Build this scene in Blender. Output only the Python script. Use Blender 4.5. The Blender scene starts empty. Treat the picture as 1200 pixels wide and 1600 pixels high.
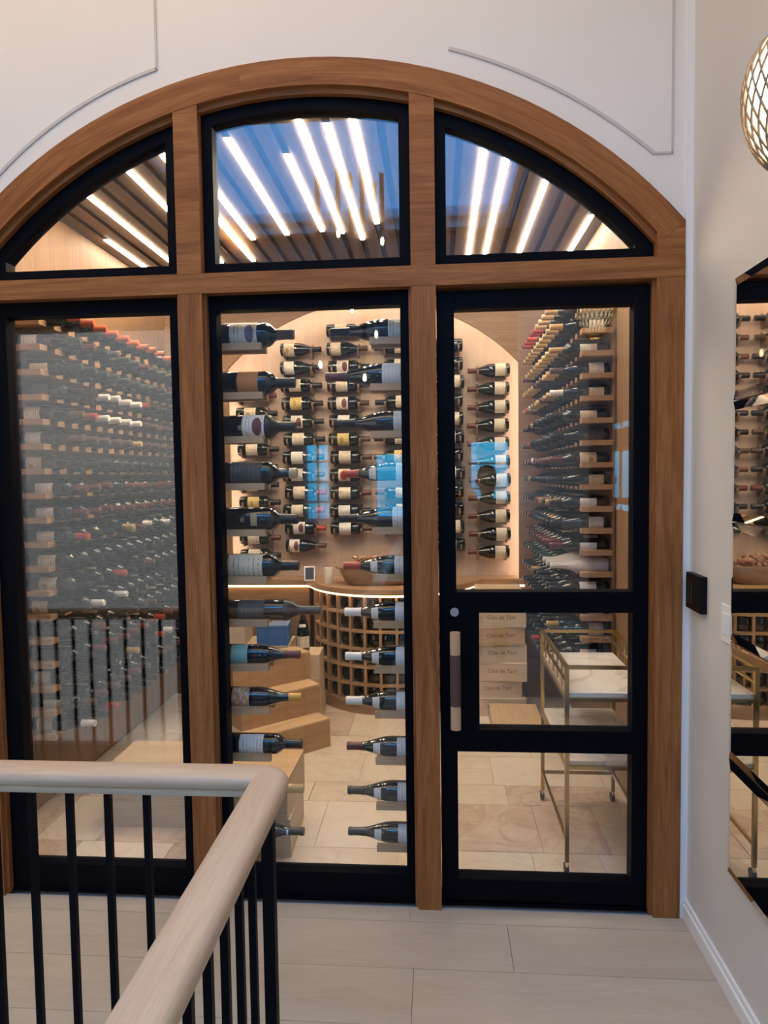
import bpy, math, random
import numpy as np
from mathutils import Matrix, Vector, Euler
random.seed(7)
PI = math.pi
S = bpy.context.scene
COL = S.collection

# ------------------------------------------------------------------ camera
FPX, YAW, PITCH, ROLL = 1080.0, 4.39, 3.09, -0.815
CAMY = -2.4768
def cam_axes():
    a, b, c = [math.radians(v) for v in (YAW, PITCH, ROLL)]
    fwd = np.array([-math.sin(a)*math.cos(b), math.cos(a)*math.cos(b), -math.sin(b)])
    right = np.array([math.cos(a), math.sin(a), 0.0]); up = np.cross(right, fwd)
    return right*math.cos(c)+up*math.sin(c), -right*math.sin(c)+up*math.cos(c), fwd
CR, CU, CW = cam_axes()
CC = np.array([0.0, CAMY, 1.6])
def _ray(px, py): return CR*(px-600)/FPX - CU*(py-800)/FPX + CW
def onY(px, py, Y=0.0):
    r = _ray(px, py); return CC + r*(Y-CC[1])/r[1]
def onZ(px, py, Z=0.0):
    r = _ray(px, py); return CC + r*(Z-CC[2])/r[2]
cd = bpy.data.cameras.new('camera'); cam = bpy.data.objects.new('camera', cd); COL.objects.link(cam)
cd.sensor_fit = 'VERTICAL'; cd.sensor_height = 36.0; cd.lens = 36.0*FPX/1600.0; cd.clip_start = 0.02
cam.matrix_world = Matrix(((CR[0], CU[0], -CW[0], CC[0]), (CR[1], CU[1], -CW[1], CC[1]), (CR[2], CU[2], -CW[2], CC[2]), (0, 0, 0, 1)))
S.camera = cam
S.view_settings.view_transform = 'Standard'; S.view_settings.look = 'None'
S.view_settings.gamma = 1.0; S.view_settings.use_curve_mapping = False
S.view_settings.exposure = 0.8
S.cycles.max_bounces = 10; S.cycles.transparent_max_bounces = 16; S.cycles.diffuse_bounces = 5
S.cycles.sample_clamp_indirect = 6.0

# ------------------------------------------------------------------ world: open sky, blue overhead, pale at the horizon
SKY = 4.0
W = bpy.data.worlds.new('sky'); S.world = W; W.use_nodes = True
nt = W.node_tree; nt.nodes.clear()
wo = nt.nodes.new('ShaderNodeOutputWorld'); bg = nt.nodes.new('ShaderNodeBackground'); tc = nt.nodes.new('ShaderNodeTexCoord')
sx = nt.nodes.new('ShaderNodeSeparateXYZ'); mr = nt.nodes.new('ShaderNodeMapRange'); cr = nt.nodes.new('ShaderNodeValToRGB')
mr.inputs['From Min'].default_value = -1; mr.inputs['From Max'].default_value = 1
nt.links.new(tc.outputs['Generated'], sx.inputs[0]); nt.links.new(sx.outputs['Z'], mr.inputs['Value']); nt.links.new(mr.outputs[0], cr.inputs[0])
e = cr.color_ramp.elements
e[0].position = 0.0; e[0].color = (.60, .60, .58, 1); e[1].position = 1.0; e[1].color = (.86, .92, 1.0, 1)
n = e.new(.485); n.color = (.66, .67, .66, 1); n = e.new(.515); n.color = (1.0, .97, .92, 1); n = e.new(.66); n.color = (.92, .95, 1.0, 1)
nt.links.new(cr.outputs[0], bg.inputs['Color']); bg.inputs['Strength'].default_value = SKY
nt.links.new(bg.outputs[0], wo.inputs[0])
def portal(name, loc, rot, sx_, sy_):
    l = bpy.data.lights.new(name, 'AREA'); l.shape = 'RECTANGLE'; l.size = sx_; l.size_y = sy_; l.cycles.is_portal = True
    o = bpy.data.objects.new(name, l); COL.objects.link(o); o.location = loc; o.rotation_euler = rot
HALL_X0, HALL_Y0, HALL_Z1, XW = -5.2, -5.0, 4.2, 0.876
TALL = (-4.80, -2.83, -1.5, 3.3)
FILL_SKY = (-3.4, .45, -2.05, -.35); FILL_WIN = (-4.2, -.6, .1, 3.4)  # unseen openings added to brighten the hall without showing in the glass
SKYL = (-2.3, 0.80, -4.9, -2.6)
portal('portal_tall', ((TALL[0]+TALL[1])/2, HALL_Y0-.12, (TALL[2]+TALL[3])/2), (-PI/2, 0, 0), TALL[1]-TALL[0], TALL[3]-TALL[2])
portal('portal_sky', ((SKYL[0]+SKYL[1])/2, (SKYL[2]+SKYL[3])/2, HALL_Z1+.25), (0, 0, 0), SKYL[1]-SKYL[0], SKYL[3]-SKYL[2])

portal('portal_fill_sky', ((FILL_SKY[0]+FILL_SKY[1])/2, (FILL_SKY[2]+FILL_SKY[3])/2, HALL_Z1+.25), (0, 0, 0), FILL_SKY[1]-FILL_SKY[0], FILL_SKY[3]-FILL_SKY[2])
portal('portal_fill_left', (HALL_X0-.12, (FILL_WIN[0]+FILL_WIN[1])/2, (FILL_WIN[2]+FILL_WIN[3])/2), (0, -PI/2, 0), FILL_WIN[3]-FILL_WIN[2], FILL_WIN[1]-FILL_WIN[0])
# ------------------------------------------------------------------ materials
MATS = {}
def mat(name, color=(.8, .8, .8), rough=.5, metal=0.0, emit=None, estr=0.0, spec=.5, coat=0.0):
    if name in MATS: return MATS[name]
    m = bpy.data.materials.new(name); m.use_nodes = True; b = m.node_tree.nodes['Principled BSDF']
    b.inputs['Base Color'].default_value = (*color, 1); b.inputs['Roughness'].default_value = rough
    b.inputs['Metallic'].default_value = metal; b.inputs['Specular IOR Level'].default_value = spec
    b.inputs['Coat Weight'].default_value = coat
    if emit: b.inputs['Emission Color'].default_value = (*emit, 1); b.inputs['Emission Strength'].default_value = estr
    m.diffuse_color = (*color, 1); MATS[name] = m; return m
def N(m, t, **k):
    n = m.node_tree.nodes.new(t)
    for a, v in k.items(): setattr(n, a, v)
    return n
def L(m, a, b): m.node_tree.links.new(a, b)
def ramp(m, fac, stops):
    c = N(m, 'ShaderNodeValToRGB'); el = c.color_ramp.elements
    el[0].position, el[0].color = stops[0][0], (*stops[0][1], 1); el[1].position, el[1].color = stops[-1][0], (*stops[-1][1], 1)
    for p, col in stops[1:-1]:
        x = el.new(p); x.color = (*col, 1)
    L(m, fac, c.inputs[0]); return c.outputs[0]
def mixc(m, f, a, b, mode='MIX'):
    x = N(m, 'ShaderNodeMix', data_type='RGBA', blend_type=mode)
    for s, v in ((x.inputs[0], f), (x.inputs[6], a), (x.inputs[7], b)):
        if hasattr(v, 'is_linked'): L(m, v, s)
        elif isinstance(v, tuple): s.default_value = (*v, 1)
        else: s.default_value = v
    return x.outputs[2]
def mapping(m, src, scale):
    t = N(m, 'ShaderNodeTexCoord'); p = N(m, 'ShaderNodeMapping'); p.inputs['Scale'].default_value = scale
    L(m, t.outputs[src], p.inputs[0]); return p.outputs[0]
def noise(m, vec, scale, detail=4, rough=.55, dist=0.0):
    x = N(m, 'ShaderNodeTexNoise'); x.inputs['Scale'].default_value = scale; x.inputs['Detail'].default_value = detail
    x.inputs['Roughness'].default_value = rough; x.inputs['Distortion'].default_value = dist
    L(m, vec, x.inputs['Vector']); return x.outputs['Fac']
def bump(m, h, strength=.1, dist=.002):
    b = N(m, 'ShaderNodeBump'); b.inputs['Strength'].default_value = strength; b.inputs['Distance'].default_value = dist
    L(m, h, b.inputs['Height']); L(m, b.outputs[0], m.node_tree.nodes['Principled BSDF'].inputs['Normal'])
def wood(name, c0, c1, c2, rough=.45, grain=1.0, fine=.35):
    m = mat(name, c1, rough); b = m.node_tree.nodes['Principled BSDF']
    v1 = mapping(m, 'UV', (1.6, 22*grain, 1)); v2 = mapping(m, 'UV', (9, 260*grain, 1))
    n1 = noise(m, v1, 1.0, 5, .6, 1.2); n2 = noise(m, v2, 1.0, 3, .6)
    c = ramp(m, n1, [(.25, c0), (.5, c1), (.75, c2)])
    d = ramp(m, n2, [(.35, (.55, .5, .45)), (.62, (1, 1, 1))])
    L(m, mixc(m, fine, c, d, 'MULTIPLY'), b.inputs['Base Color']); bump(m, n2, .15, .0008); return m
OAK = wood('oak_frame', (.20, .070, .021), (.33, .131, .042), (.45, .198, .070), .5, 1.0, .6); OAK.node_tree.nodes['Principled BSDF'].inputs['Specular IOR Level'].default_value = .2
OAK_WALL = wood('oak_wall', (.22, .125, .068), (.28, .165, .092), (.34, .21, .125), .5)
OAK_BR_LIT = wood('oak_bracket_lit', (.48, .31, .18), (.56, .37, .215), (.63, .44, .27), .5)  # hall light on the cradle arms put into this paler oak
OAK_IN = wood('oak_cellar', (.36, .21, .11), (.44, .27, .15), (.52, .34, .20), .5)
OAK_PALE = wood('oak_niche', (.55, .41, .31), (.60, .46, .355), (.66, .52, .41), .55, 1.0, .2)
OAK_RAIL = wood('oak_handrail', (.55, .395, .265), (.62, .455, .31), (.66, .50, .35), .38, .7, .22)
PLANK = wood('floor_oak', (.45, .38, .295), (.50, .43, .34), (.54, .47, .38), .42, .35, .12)
PINE = wood('crate_pine', (.56, .37, .20), (.64, .44, .25), (.72, .52, .32), .6, .8, .25)
PINE2 = wood('crate_pine_pale', (.60, .46, .31), (.68, .54, .38), (.74, .60, .44), .6, .8, .25)
PINE_DK = wood('crate_pine_brown', (.40, .23, .11), (.48, .29, .15), (.55, .35, .19), .5, .8, .3)
SLAT = wood('ceiling_slat', (.19, .13, .095), (.24, .17, .125), (.29, .21, .155), .6, 1.0, .3)
def painted(name, col, rough=.6, weave=True):
    m = mat(name, col, rough)
    if weave:
        v = mapping(m, 'Object', (1, 1, 1)); a = noise(m, v, 260, 2, .6); bump(m, a, .12, .0015)
        c = noise(m, v, 3.0, 3, .5); L(m, ramp(m, c, [(.3, tuple(x*.975 for x in col)), (.7, col)]), m.node_tree.nodes['Principled BSDF'].inputs['Base Color'])
    return m
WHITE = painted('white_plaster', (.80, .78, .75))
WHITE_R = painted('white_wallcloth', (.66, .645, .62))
TRIMW = painted('white_trim', (.84, .84, .84), .4, False)
BEAD = mat('bead_grey', (.56, .53, .51), .5)
BLACK = mat('black_metal', (.0015, .002, .005), .55, spec=.08)
BLACK2 = mat('black_steel_baluster', (.003, .004, .007), .5, spec=.1)
BRASS = mat('brass', (.60, .42, .16), .3, 1.0)
CHROME = mat('chrome', (.7, .7, .7), .2, 1.0)
def thin_glass(name, tint, f0=.045, k=.95):
    m = bpy.data.materials.new(name); m.use_nodes = True; t = m.node_tree; t.nodes.clear()
    o = N(m, 'ShaderNodeOutputMaterial'); mx = N(m, 'ShaderNodeMixShader'); tr = N(m, 'ShaderNodeBsdfTransparent'); gl = N(m, 'ShaderNodeBsdfGlossy')
    lw = N(m, 'ShaderNodeLayerWeight'); lw.inputs[0].default_value = .5
    p = N(m, 'ShaderNodeMath', operation='POWER'); p.inputs[1].default_value = 5
    q = N(m, 'ShaderNodeMath', operation='MULTIPLY_ADD'); q.inputs[1].default_value = k; q.inputs[2].default_value = f0
    tr.inputs[0].default_value = (*tint, 1); gl.inputs['Roughness'].default_value = 0.0; gl.inputs[0].default_value = (.96, .98, 1, 1)
    L(m, lw.outputs['Facing'], p.inputs[0]); L(m, p.outputs[0], q.inputs[0]); L(m, q.outputs[0], mx.inputs[0])
    L(m, tr.outputs[0], mx.inputs[1]); L(m, gl.outputs[0], mx.inputs[2]); L(m, mx.outputs[0], o.inputs[0]); return m
GLASS = thin_glass('clear_glass', (.985, .99, .985))
GLASS_WIN = thin_glass('window_glass', (.22, .72, .98))
GLASS_TALL = thin_glass('window_glass_pale', (.50, .50, .50))
GLASS_SKY = thin_glass('skylight_glass_sky_tint', (.34, .67, 1.0)); GLASS_FILL_SKY = thin_glass('fill_skylight_glass', (.76, .635, .505)); GLASS_FILL_WIN = thin_glass('fill_window_glass', (.40, .37, .325))  # sky's blue put into the first pane; the others glaze added openings
GLASS_BULB = thin_glass('bulb_glass', (.97, .97, .95), .05)
MIRROR = mat('mirror_silver', (.80, .76, .70), .015, 1.0)
LED = mat('led_warm', (1, .8, .55), .5, emit=(1.0, .86, .66), estr=25.0)
LED_NICHE = mat('led_niche', (1, .8, .55), .5, emit=(1.0, .80, .62), estr=16.0); LED_COUNTER = mat('led_counter', (1, .8, .55), .5, emit=(1.0, .68, .34), estr=6.0)
BULB = mat('bulb_filament', (1, .8, .5), .5, emit=(1.0, .78, .48), estr=60.0)
# bottle materials
def bottle_glass(name, c): return mat(name, c, .06, spec=.6, coat=.3)
G_DK = bottle_glass('bottle_glass_dark', (.006, .009, .008)); G_GR = bottle_glass('bottle_glass_green', (.012, .022, .014)); G_BL = bottle_glass('bottle_glass_blueblack', (.008, .013, .018))
def label_mat(name, paper, ink, crest=None):
    m = mat('label_'+name, paper, .6); b = m.node_tree.nodes['Principled BSDF']
    t = N(m, 'ShaderNodeTexCoord'); s = N(m, 'ShaderNodeSeparateXYZ'); L(m, t.outputs['UV'], s.inputs[0])
    w = N(m, 'ShaderNodeMath', operation='SINE'); k = N(m, 'ShaderNodeMath', operation='MULTIPLY'); k.inputs[1].default_value = 44
    L(m, s.outputs['X'], k.inputs[0]); L(m, k.outputs[0], w.inputs[0])
    g = N(m, 'ShaderNodeMath', operation='GREATER_THAN'); g.inputs[1].default_value = .62; L(m, w.outputs[0], g.inputs[0])
    nz = noise(m, mapping(m, 'UV', (3, 26, 1)), 1.0, 2); g2 = N(m, 'ShaderNodeMath', operation='GREATER_THAN'); g2.inputs[1].default_value = .5; L(m, nz, g2.inputs[0])
    a = N(m, 'ShaderNodeMath', operation='SUBTRACT'); a.inputs[1].default_value = .5; L(m, s.outputs['Y'], a.inputs[0])
    ab = N(m, 'ShaderNodeMath', operation='ABSOLUTE'); L(m, a.outputs[0], ab.inputs[0])
    g3 = N(m, 'ShaderNodeMath', operation='LESS_THAN'); g3.inputs[1].default_value = .33; L(m, ab.outputs[0], g3.inputs[0])
    p1 = N(m, 'ShaderNodeMath', operation='MULTIPLY'); L(m, g.outputs[0], p1.inputs[0]); L(m, g2.outputs[0], p1.inputs[1])
    p2 = N(m, 'ShaderNodeMath', operation='MULTIPLY'); L(m, p1.outputs[0], p2.inputs[0]); L(m, g3.outputs[0], p2.inputs[1])
    p3 = N(m, 'ShaderNodeMath', operation='MULTIPLY'); p3.inputs[1].default_value = .6; L(m, p2.outputs[0], p3.inputs[0])
    col = mixc(m, p3.outputs[0], paper, ink)
    if crest:
        cu, cv, ru, rv, cc = crest
        vm = N(m, 'ShaderNodeVectorMath', operation='SUBTRACT'); vm.inputs[1].default_value = (cu, cv, 0); L(m, t.outputs['UV'], vm.inputs[0])
        vd = N(m, 'ShaderNodeVectorMath', operation='MULTIPLY'); vd.inputs[1].default_value = (1/ru, 1/rv, 0); L(m, vm.outputs[0], vd.inputs[0])
        ln = N(m, 'ShaderNodeVectorMath', operation='LENGTH'); L(m, vd.outputs[0], ln.inputs[0])
        lt = N(m, 'ShaderNodeMath', operation='LESS_THAN'); lt.inputs[1].default_value = 1.0; L(m, ln.outputs['Value'], lt.inputs[0])
        col = mixc(m, lt.outputs[0], col, cc)
    L(m, col, b.inputs['Base Color']); return m
INK = (.10, .07, .06)
LAB = {
 'cream': label_mat('cream', (.72, .64, .50), INK), 'white': label_mat('white', (.78, .76, .72), INK),
 'ivory_crest': label_mat('ivory_crest', (.70, .60, .44), INK, (.35, .5, .14, .16, (.40, .30, .12))),
 'white_seal': label_mat('white_seal', (.78, .74, .68), INK, (.68, .5, .22, .3, (.16, .05, .06))),
 'emblem': label_mat('emblem', (.70, .64, .55), INK, (.72, .5, .16, .30, (.17, .13, .20))),
 'orange': label_mat('orange', (.50, .20, .07), (.42, .16, .05)), 'yellow': label_mat('yellow', (.66, .52, .20), INK, (.4, .5, .15, .2, (.4, .28, .08))),
 'turquoise': label_mat('turquoise', (.22, .52, .50), (.60, .10, .08)), 'red_oval': label_mat('red_oval', (.74, .68, .56), INK, (.5, .5, .34, .32, (.42, .05, .04))),
 'dark': label_mat('dark', (.055, .06, .065), (.16, .16, .15)), 'tan': label_mat('tan', (.42, .33, .18), INK),
 'crest_low': label_mat('crest_low', (.80, .78, .76), (.5, .48, .5), (.22, .5, .10, .14, (.10, .09, .09))),
}
def floral():
    m = mat('label_floral', (.7, .5, .4), .6); v = mapping(m, 'UV', (1, 1, 1)); x = N(m, 'ShaderNodeTexVoronoi'); x.inputs['Scale'].default_value = 9; L(m, v, x.inputs['Vector'])
    h = N(m, 'ShaderNodeSeparateColor'); L(m, x.outputs['Color'], h.inputs[0])
    L(m, ramp(m, h.outputs[0], [(.1, (.70, .55, .50)), (.3, (.62, .12, .10)), (.5, (.72, .66, .55)), (.65, (.25, .32, .12)), (.85, (.75, .32, .08))]), m.node_tree.nodes['Principled BSDF'].inputs['Base Color']); return m
LAB['floral'] = floral()
CAPC = {'black': (.012, .012, .014), 'red': (.42, .06, .035), 'maroon': (.13, .035, .03), 'brown': (.10, .055, .04), 'gold': (.50, .33, .12), 'white': (.74, .71, .66),
        'yellow': (.70, .38, .06), 'green': (.03, .05, .04), 'beige': (.42, .35, .24), 'orange_red': (.50, .13, .06), 'tan': (.55, .36, .18)}
CAP = {k: mat('capsule_'+k, v, .35, spec=.5) for k, v in CAPC.items()}

# ------------------------------------------------------------------ mesh helpers
class MB:
    def __init__(s): s.v = []; s.f = []; s.uv = []; s.mi = []
    def face(s, idx, uv, mi=0): s.f.append(idx); s.uv.append(uv); s.mi.append(mi)
    def box(s, x0, x1, y0, y1, z0, z1, M=None, axis=None, mi=0):
        b = len(s.v); P = [(x, y, z) for z in (z0, z1) for y in (y0, y1) for x in (x0, x1)]
        d = (x1-x0, y1-y0, z1-z0); ax = axis if axis is not None else max(range(3), key=lambda k: d[k])
        ou, ov = random.uniform(0, 9), random.uniform(0, 9)
        s.v += [tuple(M @ Vector(p)) for p in P] if M is not None else P
        for q, n in (((0, 2, 3, 1), 2), ((4, 5, 7, 6), 2), ((0, 1, 5, 4), 1), ((2, 6, 7, 3), 1), ((0, 4, 6, 2), 0), ((1, 3, 7, 5), 0)):
            o = [k for k in range(3) if k != n]
            if ax in o: u_, v_ = ax, [k for k in o if k != ax][0]
            else: u_, v_ = o
            sc = 1.0 if ax in o else 1.0
            s.face([b+k for k in q], [(P[k][u_]*sc+ou, P[k][v_]+ov+.37*n) for k in q], mi)
        return s
    def prism(s, poly, a0, a1, plane='xz', mi=0):
        b = len(s.v); n = len(poly); ou, ov = random.uniform(0, 9), random.uniform(0, 9)
        def P(p, a): return {'xz': (p[0], a, p[1]), 'xy': (p[0], p[1], a), 'yz': (a, p[0], p[1])}[plane]
        s.v += [P(p, a0) for p in poly]+[P(p, a1) for p in poly]
        uv = [(p[0]+ou, p[1]+ov) for p in poly]
        s.face(list(range(b, b+n)), uv, mi); s.face(list(range(b+2*n-1, b+n-1, -1)), uv[::-1], mi)
        t = 0
        for k in range(n):
            j = (k+1) % n; l = math.dist(poly[k], poly[j])
            s.face([b+k, b+n+k, b+n+j, b+j], [(t, a0), (t, a1), (t+l, a1), (t+l, a0)], mi); t += l
        return s
    def ring(s, outer, inner, a0, a1, plane='xz', closed=True, mi=0):
        n = len(outer); b = len(s.v); ou, ov = random.uniform(0, 9), random.uniform(0, 9)
        def P(p, a): return {'xz': (p[0], a, p[1]), 'xy': (p[0], p[1], a), 'yz': (a, p[0], p[1])}[plane]
        for poly, a in ((outer, a0), (inner, a0), (outer, a1), (inner, a1)): s.v += [P(p, a) for p in poly]
        t = ou
        for k in range(n if closed else n-1):
            j = (k+1) % n; l = math.dist(outer[k], outer[j]); w = math.dist(outer[k], inner[k]); h = abs(a1-a0)
            o0, i0, o1, i1 = b+k, b+n+k, b+2*n+k, b+3*n+k; p0, r0, p1, r1 = b+j, b+n+j, b+2*n+j, b+3*n+j
            s.face([o0, p0, r0, i0], [(t, ov), (t+l, ov), (t+l, ov+w), (t, ov+w)], mi)
            s.face([o1, i1, r1, p1], [(t, ov), (t, ov+w), (t+l, ov+w), (t+l, ov)], mi)
            s.face([o0, o1, p1, p0], [(t, ov), (t, ov+h), (t+l, ov+h), (t+l, ov)], mi)
            s.face([i0, r0, r1, i1], [(t, ov), (t+l, ov), (t+l, ov+h), (t, ov+h)], mi); t += l
        if not closed:
            for k in (0, n-1): s.face([b+k, b+n+k, b+3*n+k, b+2*n+k], [(0, 0), (.1, 0), (.1, .1), (0, .1)], mi)
        return s
    def lathe(s, prof, n=20, M=None, a0=0, a1=2*PI, mi=0):
        # axis x, angle 0 faces -y
        b = len(s.v); full = abs(a1-a0-2*PI) < 1e-6; cols = n if full else n+1
        lens = [0]
        for k in range(1, len(prof)): lens.append(lens[-1]+math.dist(prof[k], prof[k-1]))
        tot = lens[-1] or 1
        for x, r in prof:
            for c in range(cols):
                a = a0+(a1-a0)*c/n; p = Vector((x, -r*math.cos(a), r*math.sin(a))); s.v.append(tuple(M @ p) if M is not None else tuple(p))
        for k in range(len(prof)-1):
            for c in range(n):
                d = (c+1) % cols
                s.face([b+k*cols+c, b+k*cols+d, b+(k+1)*cols+d, b+(k+1)*cols+c], [(lens[k]/tot, c/n), (lens[k]/tot, (c+1)/n), (lens[k+1]/tot, (c+1)/n), (lens[k+1]/tot, c/n)], mi)
        return s
    def tube(s, pts, r, n=8, cap=True, mi=0, closed=False):
        b = len(s.v); P = [Vector(p) for p in pts]; m = len(P); up = Vector((0, 0, 1)); t = 0; ts = []
        rr = r if isinstance(r, (list, tuple)) else [r]*m
        for k in range(m):
            d = (P[(k+1) % m]-P[k-1]) if closed else (P[min(k+1, m-1)]-P[max(k-1, 0)])
            d.normalize(); u = up if abs(d.z) < .95 else Vector((0, 1, 0)); a = d.cross(u).normalized(); c = a.cross(d)
            for q in range(n):
                g = 2*PI*q/n; s.v.append(tuple(P[k]+(a*math.cos(g)+c*math.sin(g))*rr[k]))
            ts.append(t); t += (P[(k+1) % m]-P[k]).length
        for k in range(m if closed else m-1):
            j = (k+1) % m
            for q in range(n):
                w = (q+1) % n
                s.face([b+k*n+q, b+k*n+w, b+j*n+w, b+j*n+q], [(ts[k], q/n*.2), (ts[k], (q+1)/n*.2), (ts[k]+.05, (q+1)/n*.2), (ts[k]+.05, q/n*.2)], mi)
        if cap and not closed:
            s.face([b+q for q in range(n)][::-1], [(0, 0)]*n, mi); s.face([b+(m-1)*n+q for q in range(n)], [(0, 0)]*n, mi)
        return s
    def mesh(s, name, mats, smooth=False):
        me = bpy.data.meshes.new(name); me.from_pydata(s.v, [], s.f)
        ul = me.uv_layers.new(name='UVMap'); flat = [c for u in s.uv for p in u for c in p]; ul.data.foreach_set('uv', flat)
        for m in (mats if isinstance(mats, (list, tuple)) else [mats]): me.materials.append(m)
        me.polygons.foreach_set('material_index', s.mi)
        if smooth: me.polygons.foreach_set('use_smooth', [True]*len(s.f))
        import bmesh
        bm = bmesh.new(); bm.from_mesh(me); bmesh.ops.recalc_face_normals(bm, faces=bm.faces); bm.to_mesh(me); bm.free()
        if smooth:
            try: me.set_sharp_from_angle(angle=math.radians(40))
            except Exception: pass
        me.update(); return me
def put(name, me, parent=None, loc=None, rot=None):
    o = bpy.data.objects.new(name, me); COL.objects.link(o)
    if parent is not None: o.parent = parent
    if loc is not None: o.location = loc
    if rot is not None: o.rotation_euler = rot
    return o
def bld(mb, name, m, parent=None, smooth=False, bevel=0, loc=None, rot=None):
    o = put(name, mb.mesh(name, m, smooth), parent, loc, rot)
    if bevel:
        md = o.modifiers.new('bevel', 'BEVEL'); md.width = bevel; md.segments = 2; md.limit_method = 'ANGLE'
    return o
def box(name, m, b, parent=None, bevel=0, axis=None): return bld(MB().box(*b, axis=axis), name, m, parent, bevel=bevel)
def tag(o, label, cat, group=None):
    o['label'] = label; o['category'] = cat
    if group: o['group'] = group
    return o
def empty(name, loc=(0, 0, 0), rotz=0):
    o = put(name, None); o.location = loc; o.rotation_euler = (0, 0, rotz); o.empty_display_size = .05; return o
def struct(o): o['kind'] = 'structure'; return o
def text_mesh(s, size, m, extrude=.0003, align='CENTER'):
    cu = bpy.data.curves.new('lettering', 'FONT'); cu.body = s; cu.size = size; cu.extrude = extrude; cu.align_x = align; cu.align_y = 'CENTER'
    o = bpy.data.objects.new('lettering', cu); COL.objects.link(o); dg = bpy.context.evaluated_depsgraph_get()
    me = bpy.data.meshes.new_from_object(o.evaluated_get(dg)); bpy.data.objects.remove(o); me.materials.clear(); me.materials.append(m); me.name = 'lettering'; return me

# ================================================================== HALL SHELL
AX = -.459; AZ = 1.345                       # arch centre
def arc_z(x, R): return AZ+math.sqrt(max(R*R-(x-AX)**2, 0))
JR0, JR1 = .757, .850; JL0, JL1 = -1.768, -1.676
ML0, ML1 = -.922, -.834; MR0, MR1 = -.083, .003
RO, RI, RL = 1.71, 1.617, 1.597
# front wall with arched opening
w = MB(); xs = list(np.linspace(JL0+.01, JR1-.01, 41))
def quad_slab(w, pts, y0, y1): w.prism(pts, y0, y1)
quad_slab(w, [(HALL_X0-.15, -2.8), (JL0+.01, -2.8), (JL0+.01, HALL_Z1+.2), (HALL_X0-.15, HALL_Z1+.2)], 0, .15)
quad_slab(w, [(JR1-.01, -2.8), (XW+.15, -2.8), (XW+.15, HALL_Z1+.2), (JR1-.01, HALL_Z1+.2)], 0, .15)
quad_slab(w, [(JL0+.01, -2.8), (JR1-.01, -2.8), (JR1-.01, -.02), (JL0+.01, -.02)], 0, .15)
quad_slab(w, [(JL0+.01, HALL_Z1+.2)]+[(x, arc_z(x, RO-.02)) for x in xs]+[(JR1-.01, HALL_Z1+.2)], 0, .15)
wall_front = struct(bld(w, 'wall_front', WHITE))
# wall-panel bead mouldings
def strip(pts, wd, y0, y1, name, m, par):
    mb = MB(); out = []; inn = []
    for k, p in enumerate(pts):
        a = Vector(pts[max(k-1, 0)]); c = Vector(pts[min(k+1, len(pts)-1)]); d = (c-a).normalized(); nrm = Vector((-d.y, d.x))
        out.append((p[0]+nrm.x*wd/2, p[1]+nrm.y*wd/2)); inn.append((p[0]-nrm.x*wd/2, p[1]-nrm.y*wd/2))
    mb.ring(out, inn, y0, y1, closed=False); return bld(mb, name, m, par)
def P2(px, py, Y=0): p = onY(px, py, Y); return (float(p[0]), float(p[2]))
def circ3(a, b, c, n):
    A = np.array([[2*(b[0]-a[0]), 2*(b[1]-a[1])], [2*(c[0]-a[0]), 2*(c[1]-a[1])]]); B = np.array([b[0]**2+b[1]**2-a[0]**2-a[1]**2, c[0]**2+c[1]**2-a[0]**2-a[1]**2])
    o = np.linalg.solve(A, B); r = math.dist(a, o); t0 = math.atan2(a[1]-o[1], a[0]-o[0]); t1 = math.atan2(c[1]-o[1], c[0]-o[0])
    return [(o[0]+r*math.cos(t0+(t1-t0)*k/n), o[1]+r*math.sin(t0+(t1-t0)*k/n)) for k in range(n+1)]
zt = 3.9
a = P2(245, 108); lp = circ3(P2(0, 272), P2(125, 167), a, 14)
lo = lp[0]; left_arc = [(lo[0]-.30, lo[1]-.36)]+lp
tr = struct(strip(left_arc, .011, -.005, 0, 'trim_1', BEAD, None)); strip([(a[0], zt), (a[0], a[1]-.004)], .007, -.005, 0, 'bead', BEAD, tr)
ra = circ3(P2(701, 76), P2(875, 142), P2(1022, 240), 14); cn = P2(1050, 240)
tr = struct(strip(ra, .011, -.005, 0, 'trim_2', BEAD, None)); strip([(ra[-1][0], ra[-1][1]), (cn[0], ra[-1][1])], .007, -.005, 0, 'bead', BEAD, tr); strip([(cn[0], ra[-1][1]-.003), (cn[0], zt)], .005, -.005, 0, 'bead', BEAD, tr)
# casing strip beside the jamb and in the corner
struct(box('trim_3', TRIMW, (.851, XW, -.012, 0, 0, HALL_Z1)))
# right wall, left wall, ceiling
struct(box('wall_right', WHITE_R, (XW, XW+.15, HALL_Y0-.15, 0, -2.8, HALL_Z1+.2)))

def holed(m, X0, X1, Y0, Y1, holes, a0, a1, plane):
    mb = MB(); xs = sorted({X0, X1, *[h[0] for h in holes], *[h[1] for h in holes]})
    for i in range(len(xs)-1):
        xm = (xs[i]+xs[i+1])/2; hs = sorted([h for h in holes if h[0] < xm < h[1]], key=lambda h: h[2]); y = Y0
        for h in hs+[(0, 0, Y1, Y1)]:
            if h[2]-y > 1e-5: mb.prism([(xs[i], y), (xs[i+1], y), (xs[i+1], h[2]), (xs[i], h[2])], a0, a1, plane)
            y = h[3]
    return mb
struct(bld(holed(WHITE, HALL_Y0-.15, 0, -2.8, HALL_Z1+.2, [FILL_WIN], HALL_X0-.15, HALL_X0, 'yz'), 'wall_left', WHITE))
WINS = [TALL, (-1.48, -1.16, 1.08, 1.98), (-.70, -.16, 1.10, 1.86), (.34, .82, 1.16, 1.98)]
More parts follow.
